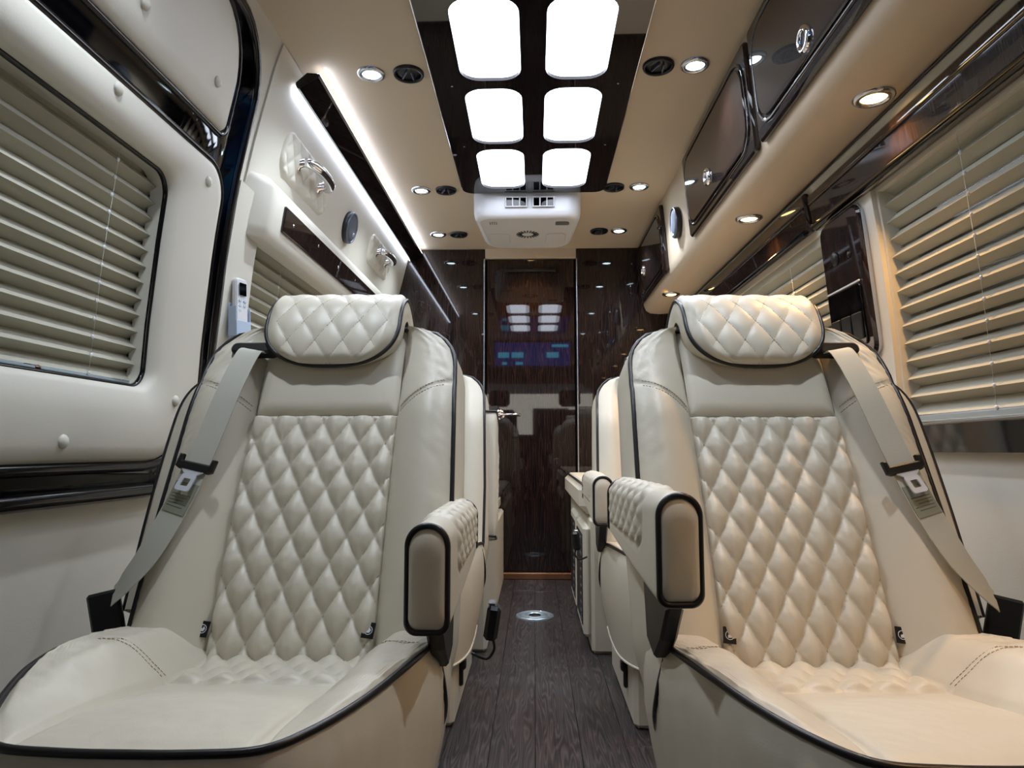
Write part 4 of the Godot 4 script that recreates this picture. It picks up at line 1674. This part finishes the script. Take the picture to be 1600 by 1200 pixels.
func armrest(t: Node3D, xf: Transform3D, F: float, fine: bool) -> void:
	# along local z from the hinge; the quilted side looks to +x (times F)
	var keep := flip
	flip = F < 0
	var hw := 0.0275
	var hh := 0.070
	var L := 0.42
	var o := rrect4(2 * hw, 2 * hh, [0.014, hw - 0.0005, hw - 0.0005, 0.014], 10)
	var cut := PackedVector2Array()
	for i in o.size():
		var a := o[i]
		var b := o[(i + 1) % o.size()]
		var m := maxi(1, int(a.distance_to(b) / 0.006))
		if a.distance_to(b) < 1e-5:
			continue
		for k in m:
			cut.append(a.lerp(b, float(k) / m))
	var n := cut.size()
	var run := [0.0]
	for i in n:
		run.append(run[i] + cut[i].distance_to(cut[(i + 1) % n]))
	var nz := 60 if fine else 16
	var arm := Node3D.new()
	arm.name = "armrest"
	arm.transform = xf
	t.add_child(arm, true)
	var st := newst()
	grid(st, n, nz, func(u: float, v: float) -> Vector3:
		var i := int(round(u * n)) % n
		var z: float = lerpf(0.0, L, v)
		var p := cut[i]
		var nn := (cut[(i + 1) % n] - cut[(i - 1 + n) % n]).normalized()
		var out := Vector2(nn.y, -nn.x)
		# patch: quilted field on the outer side and over the top
		var l: float = run[int(round(u * n)) % n]
		var low := 0.062
		var high := 0.200
		var qx := maxf(0.0, (z - (L - 0.135)))
		var qy := maxf(0.0, (low + 0.035) - l)
		var e := minf(minf(minf(l - low, high - l), minf(z - 0.025, L - 0.10 - z)), 0.035 - sqrt(qx * qx + qy * qy))
		var lift := 0.0
		if e > -0.004 and l > 0.02 and l < 0.23:
			lift = -0.0025 * exp(-pow(e / 0.003, 2))
			if e > 0.0:
				lift += 0.0065 * quilt(l, z, 0.032, 0.052) * clampf(e / 0.008, 0.0, 1.0) - 0.001
		p += out * lift
		# ends rounded in
		var sh := 1.0 - 0.10 * pow(clampf((z - L + 0.02) / 0.02, 0.0, 1.0), 2) - 0.10 * pow(clampf((0.02 - z) / 0.02, 0.0, 1.0), 2)
		var py := p.y * sh + 0.045 * pow(1.0 - z / L, 1.3) * clampf(-p.y / hh, 0.0, 1.0)
		return Vector3(p.x * sh * F, py, z))
	part(arm, "pad", st, M.leather)
	for e in 2:
		st = newst()
		var z0 := 0.0 if e == 0 else L
		var dz := -1.0 if e == 0 else 1.0
		var ringp := func(k: int, i: int) -> Vector3:
			var f: float = [0.90, 0.80, 0.55, 0.0][k]
			var bump: float = [0.0, 0.006, 0.009, 0.010][k]
			var lift: float = 0.045 * clampf(-cut[i].y / hh, 0.0, 1.0) if e == 0 else 0.0
			return Vector3(cut[i].x * f * F, cut[i].y * f + lift * f, z0 + dz * bump)
		for k in 3:
			for i in n:
				var j := (i + 1) % n
				if e == 1:
					quad(st, ringp.call(k, i), ringp.call(k, j), ringp.call(k + 1, j), ringp.call(k + 1, i))
				else:
					quad(st, ringp.call(k, j), ringp.call(k, i), ringp.call(k + 1, i), ringp.call(k + 1, j))
		part(arm, "end_cap", st, M.leather)
		st = newst()
		var pts := []
		for i in n:
			pts.append(Vector3(cut[i].x * 0.93 * F, cut[i].y * 0.945 + (0.045 * clampf(-cut[i].y / hh, 0.0, 1.0) if e == 0 else 0.0), z0 + dz * 0.0005))
		tube(st, pts, 0.0042, 7, true)
		part(arm, "welt", st, M.welt, "dark piping")
	flip = keep


func ribbon(st: SurfaceTool, pts: Array, wide: Array, th: float) -> void:
	# pts: middle line, wide: half-width vectors
	var keep := flip
	flip = false
	var n := pts.size()
	var r := []
	for i in n:
		var a: Vector3 = pts[maxi(i - 1, 0)]
		var b: Vector3 = pts[mini(i + 1, n - 1)]
		var w: Vector3 = wide[i]
		var nn := w.cross(b - a).normalized() * th * 0.5
		r.append([pts[i] - w + nn, pts[i] + w + nn, pts[i] + w - nn, pts[i] - w - nn])
	for i in n - 1:
		for k in 4:
			st.set_smooth_group(k + 1)
			quad(st, r[i][k], r[i][(k + 1) % 4], r[i + 1][(k + 1) % 4], r[i + 1][k])
	st.set_smooth_group(0)
	flip = keep


func seat_belt(t: Node3D, bp: Callable, F: float) -> void:
	var b := Node3D.new()
	b.name = "seat_belt"
	t.add_child(b)
	# slot in the shoulder
	var sx := -0.158
	var st := newst()
	var c: Vector3 = bp.call(sx, 0.625, 0.040)
	var ex: Vector3 = (bp.call(1, 0, 0) - bp.call(0, 0, 0)).normalized()
	var ey: Vector3 = (bp.call(0, 1, 0) - bp.call(0, 0, 0)).normalized()
	var ez: Vector3 = (bp.call(0, 0, 1) - bp.call(0, 0, 0)).normalized()
	var bs := Basis(ex, ey, ez)
	prism(st, rrect(0.092, 0.026, 0.012, 5), 0.030, 0.005, Transform3D(bs, c - ez * 0.018))
	part(b, "slot_bezel", st, M.plastic)
	# strap
	var ctrl := [[-0.153, 0.618, 0.045], [-0.156, 0.60, 0.066], [-0.167, 0.51, 0.074], [-0.184, 0.41, 0.074], [-0.200, 0.335, 0.072], [-0.218, 0.27, 0.070], [-0.243, 0.20, 0.068], [-0.275, 0.155, 0.058], [-0.298, 0.135, 0.045]]
	var p3 := []
	for q in ctrl:
		p3.append(bp.call(q[0], q[1], q[2]))
	var pts := smooth_path(p3, 6)
	var wide := []
	var n := pts.size()
	for i in n:
		var a: Vector3 = pts[maxi(i - 1, 0)]
		var d: Vector3 = pts[mini(i + 1, n - 1)]
		var f := float(i) / (n - 1)
		var dirn := ez.rotated((d - a).normalized(), F * 0.55 * smoothstep(0.6, 1.0, f))
		wide.append(dirn.cross((d - a).normalized()).normalized() * 0.0235 * F)
	st = newst()
	ribbon(st, pts, wide, 0.0016)
	part(b, "strap", st, M.belt)
	# latch plate at about 0.36
	var li := 22
	var la: Vector3 = pts[li]
	var ld: Vector3 = (pts[li - 1] - pts[li + 1]).normalized()
	var lw: Vector3 = wide[li].normalized() * F
	var ln := lw.cross(ld).normalized()
	if ln.dot(ez) < 0:
		ln = -ln
	var lb := Basis(lw, ld, lw.cross(ld))
	var up := 1.0 if lb.z.dot(ez) > 0 else -1.0
	var lift := ln * 0.006
	st = newst()
	prism(st, PackedVector2Array([Vector2(-0.036, 0.013), Vector2(-0.036, -0.010), Vector2(-0.028, -0.014), Vector2(0.028, -0.014), Vector2(0.036, -0.010), Vector2(0.036, 0.013), Vector2(0.027, 0.013), Vector2(0.026, 0.002), Vector2(-0.026, 0.002), Vector2(-0.027, 0.013)]), 0.012, 0.003, Transform3D(Basis(lw, ld, ln) if Basis(lw, ld, ln).determinant() > 0 else Basis(-lw, ld, ln), la - ln * 0.004), false)
	var lp := part(b, "latch_bar", st, M.plastic)
	st = newst()
	var tb := Basis(lw, ld, ln) if Basis(lw, ld, ln).determinant() > 0 else Basis(-lw, ld, ln)
	tb = tb * Basis(Vector3.RIGHT, -0.22)
	prism(st, PackedVector2Array([Vector2(-0.026, 0.0), Vector2(-0.013, -0.012), Vector2(0.013, -0.012), Vector2(0.026, 0.0)]), 0.003, 0.0008, Transform3D(tb, la + ln * 0.002 - ld * 0.010), false)
	frame(st, rrect(0.027, 0.034, 0.005, 3), rrect(0.0135, 0.015, 0.002, 3), 0.003, Transform3D(tb, la + ln * 0.002 - ld * 0.010 + tb * Vector3(0, -0.028, 0)))
	part(lp, "tongue", st, M.tongue, "bright metal tongue")
	# sewn label below the latch
	st = newst()
	var lpts := []
	var lws := []
	for i in range(25, 31):
		lpts.append(pts[i] + ln * 0.0016)
		lws.append(wide[i] * 0.92)
	ribbon(st, lpts, lws, 0.0012)
	var lab := part(b, "sewn_label", st, M.belt_tag)
	st = newst()
	for k in 5:
		var i := 27 + (k / 2)
		var q: Vector3 = pts[i].lerp(pts[i + 1], 0.5 * (k % 2)) + ln * 0.0024
		tube(st, [q - wide[i] * 0.75, q + wide[i] * (0.75 - 0.2 * (k % 3))], 0.0005, 4)
	part(lab, "printed_line", st, M.grey_mark)
	# black anchor boot
	st = newst()
	var e: Vector3 = pts[n - 1]
	cbox(st, e + Vector3(-0.006 * F, -0.058, -0.004), Vector3(0.050, 0.13, 0.014), 0.004, Basis(Vector3.FORWARD, -0.22 * F) * Basis(Vector3.UP, 0.25 * F))
	part(b, "anchor_boot", st, M.plastic)


# ------------------------------------------------------------------ rear bench units
func make_rear_seats() -> void:
	var t := thing("rear_bench", "cream rear bench base behind the second row on the sliding door side", "bench")
	var st := newst()
	cbox(st, Vector3(-0.49, 0.20, -3.22), Vector3(0.63, 0.40, 1.36), 0.012)
	part(t, "base", st, M.leather)
	st = newst()
	cbox(st, Vector3(-0.50, 0.445, -3.18), Vector3(0.62, 0.09, 1.42), 0.025)
	part(t, "cushion", st, M.leather)
	st = newst()
	tube(st, [Vector3(-0.185, 0.49, -3.88), Vector3(-0.185, 0.49, -2.48), Vector3(-0.80, 0.49, -2.48)], 0.005, 6)
	part(t, "welt", st, M.welt)
	t = thing("rear_bench", "cream rear bench with black grilles behind the second row on the right", "bench")
	st = newst()
	cbox(st, Vector3(0.505, 0.24, -3.215), Vector3(0.60, 0.48, 1.37), 0.012)
	part(t, "base", st, M.leather)
	st = newst()
	cbox(st, Vector3(0.51, 0.545, -3.26), Vector3(0.68, 0.12, 1.24), 0.03)
	part(t, "cushion", st, M.leather)
	st = newst()
	tube(st, [Vector3(0.185, 0.60, -3.86), Vector3(0.185, 0.60, -2.655), Vector3(0.80, 0.60, -2.655)], 0.005, 6)
	part(t, "welt", st, M.welt)
	for k in 2:
		var zc := -2.75 - 0.46 * k
		st = newst()
		cbox(st, Vector3(0.193, 0.25, zc), Vector3(0.030, 0.40, 0.38), 0.012)
		var g := part(t, "grille_panel", st, M.leather)
		st = newst()
		cbox(st, Vector3(0.181, 0.25, zc), Vector3(0.012, 0.33, 0.31), 0.003)
		part(g, "black_mesh", st, M.plastic)
		for c in 3:
			for r in 11:
				st = newst()
				lathe(st, [[0.007, 0.0], [0.004, 0.003], [0.0, 0.0035]], 6, Transform3D(Basis(Vector3.FORWARD, -PI / 2), Vector3(0.175, 0.10 + 0.03 * r, zc + 0.13 - 0.02 * c)))
				part(g, "stud", st, M.rim)


# ------------------------------------------------------------------ on the floor
func make_floor_things() -> void:
	var t := thing("floor_socket", "round pale metal table socket let into the aisle floor", "floor socket", "", Vector3(0, 0, -3.09))
	var st := newst()
	lathe(st, [[0.084, 0.0], [0.083, 0.005], [0.076, 0.008], [0.066, 0.008], [0.062, 0.005], [0.052, 0.005], [0.049, 0.008], [0.036, 0.008], [0.033, 0.003], [0.0, 0.003]], 40)
	part(t, "flange", st, M.aluminium)
	st = newst()
	lathe(st, [[0.030, 0.003], [0.027, 0.0075], [0.0, 0.0085]], 6)
	part(t, "plug", st, M.plastic)
	for k in 4:
		st = newst()
		var a := TAU * k / 4 + 0.4
		sphere(st, Vector3(cos(a) * 0.071, 0.008, sin(a) * 0.071), 0.005, Vector3(1, 0.5, 1))
		part(t, "screw", st, M.steel)


# ------------------------------------------------------------------ cab and street in front, seen only as reflections
func make_cab() -> void:
	var tv := thing("ceiling_screen", "flat screen hanging from the ceiling above the cab", "screen")
	var st := newst()
	cbox(st, Vector3(-0.02, 1.76, -0.62), Vector3(0.86, 0.30, 0.035), 0.006)
	part(tv, "casing", st, M.plastic)
	var sm := mat(Color(0.02, 0.02, 0.06), 0.2)
	sm.emission_enabled = true
	sm.emission = Color(0.10, 0.16, 0.55)
	sm.emission_energy_multiplier = 2.0
	st = newst()
	cbox(st, Vector3(-0.02, 1.76, -0.639), Vector3(0.82, 0.26, 0.003), 0.001)
	var scr := part(tv, "screen", st, sm)
	var tm := mat(Color(0.3, 0.6, 0.7), 0.3)
	tm.emission_enabled = true
	tm.emission = Color(0.30, 0.75, 0.9)
	tm.emission_energy_multiplier = 4.5
	for q in [[0.28, 1.85, 0.18, 0.03], [0.20, 1.75, 0.13, 0.06], [-0.18, 1.75, 0.13, 0.06], [-0.33, 1.75, 0.12, 0.06], [-0.16, 1.66, 0.08, 0.03], [-0.32, 1.66, 0.05, 0.03]]:
		st = newst()
		cbox(st, Vector3(q[0], q[1], -0.6415), Vector3(q[2], q[3], 0.002), 0.0005)
		part(scr, "screen_tile", st, tm)
	area_lamp(tv, Vector3(-0.02, 1.76, -0.645), Vector3.ZERO, Vector2(0.8, 0.25), Color(0.35, 0.5, 1.0), 0.02)
	# front shell
	var w := structure("wall_front", "cab bulkhead, dash and windscreen surround", "wall")
	st = newst()
	cbox(st, Vector3(0, 0.46, 2.15), Vector3(1.9, 0.98, 0.5), 0.06)
	part(w, "dashboard", st, M.cab_dark)
	st = newst()
	cbox(st, Vector3(0, 1.83, 1.82), Vector3(1.9, 0.30, 0.56), 0.03)
	part(w, "header", st, M.cab_dark)
	for s in [-1, 1]:
		st = newst()
		cbox(st, Vector3(s * 0.93, 0.45, 1.6), Vector3(0.06, 1.0, 1.3), 0.02)
		part(w, "cab_side", st, M.cab_dark)
		st = newst()
		tube(st, [Vector3(s * 0.92, 0.9, 2.3), Vector3(s * 0.88, 1.75, 1.75)], 0.05, 8)
		part(w, "pillar", st, M.cab_dark)
		st = newst()
		cbox(st, Vector3(s * 0.93, 1.4, 1.06), Vector3(0.10, 1.1, 0.16), 0.02)
		part(w, "door_post", st, M.cab_dark)
	st = newst()
	cbox(st, Vector3(0, -0.03, 2.1), Vector3(1.9, 0.06, 0.6), 0.01)
	part(w, "cab_floor", st, M.cab_dark)
	var g := structure("window_5", "windscreen with a blue shade band", "window")
	st = newst()
	quad(st, Vector3(-0.9, 0.94, 2.3), Vector3(0.9, 0.94, 2.3), Vector3(0.88, 1.54, 1.955), Vector3(-0.88, 1.54, 1.955))
	part(g, "pane", st, M.glass)
	st = newst()
	quad(st, Vector3(-0.88, 1.54, 1.955), Vector3(0.88, 1.54, 1.955), Vector3(0.87, 1.72, 1.85), Vector3(-0.87, 1.72, 1.85))
	part(g, "shade_band", st, M.tint)
	for s in [-1, 1]:
		var c := thing("cab_seat", "dark cab seat behind the windscreen, %s side" % ("driver" if s < 0 else "passenger"), "seat", "dark cab seats")
		st = newst()
		cbox(st, Vector3(s * 0.48, 0.42, 1.35), Vector3(0.5, 0.16, 0.5), 0.06)
		part(c, "cushion", st, M.cab_dark)
		st = newst()
		cbox(st, Vector3(s * 0.48, 0.88, 1.08), Vector3(0.5, 0.78, 0.14), 0.06, Basis(Vector3.RIGHT, 0.2))
		part(c, "backrest", st, M.cab_dark)
		st = newst()
		cbox(st, Vector3(s * 0.46, 1.40, 0.98), Vector3(0.28, 0.22, 0.10), 0.04, Basis(Vector3.RIGHT, 0.2))
		part(c, "headrest", st, M.cab_dark)
		st = newst()
		cbox(st, Vector3(s * 0.48, 0.17, 1.35), Vector3(0.4, 0.34, 0.42), 0.02)
		part(c, "plinth", st, M.cab_dark)
	# street
	var gr := structure("ground", "grey yard outside the van", "ground")
	st = newst()
	cbox(st, Vector3(0, -0.75, 6), Vector3(80, 0.1, 60), 0.01)
	part(gr, "yard", st, mat(Color(0.45, 0.45, 0.44), 0.9))
	var bd := thing("building", "white building across the yard before the windscreen", "building")
	st = newst()
	cbox(st, Vector3(1.5, 1.2, 15), Vector3(9, 4.2, 4), 0.05)
	part(bd, "walls", st, mat(Color(0.85, 0.86, 0.86), 0.8))
	for k in 4:
		st = newst()
		cbox(st, Vector3(-1.6 + 2.1 * k, 1.4, 12.98), Vector3(1.1, 1.2, 0.06), 0.01)
		part(bd, "window", st, M.gloss_black)
	var hg := thing("hedge", "green hedge beside the white building", "hedge")
	st = newst()
	for k in 9:
		sphere(st, Vector3(-4.2 - 1.3 * (k % 5), 0.2 + 0.5 * (k / 5), 13.5 + 0.4 * (k % 2)), 1.1, Vector3(1, 0.9, 1), 10)
	part(hg, "foliage", st, mat(Color(0.33, 0.5, 0.2), 0.8))
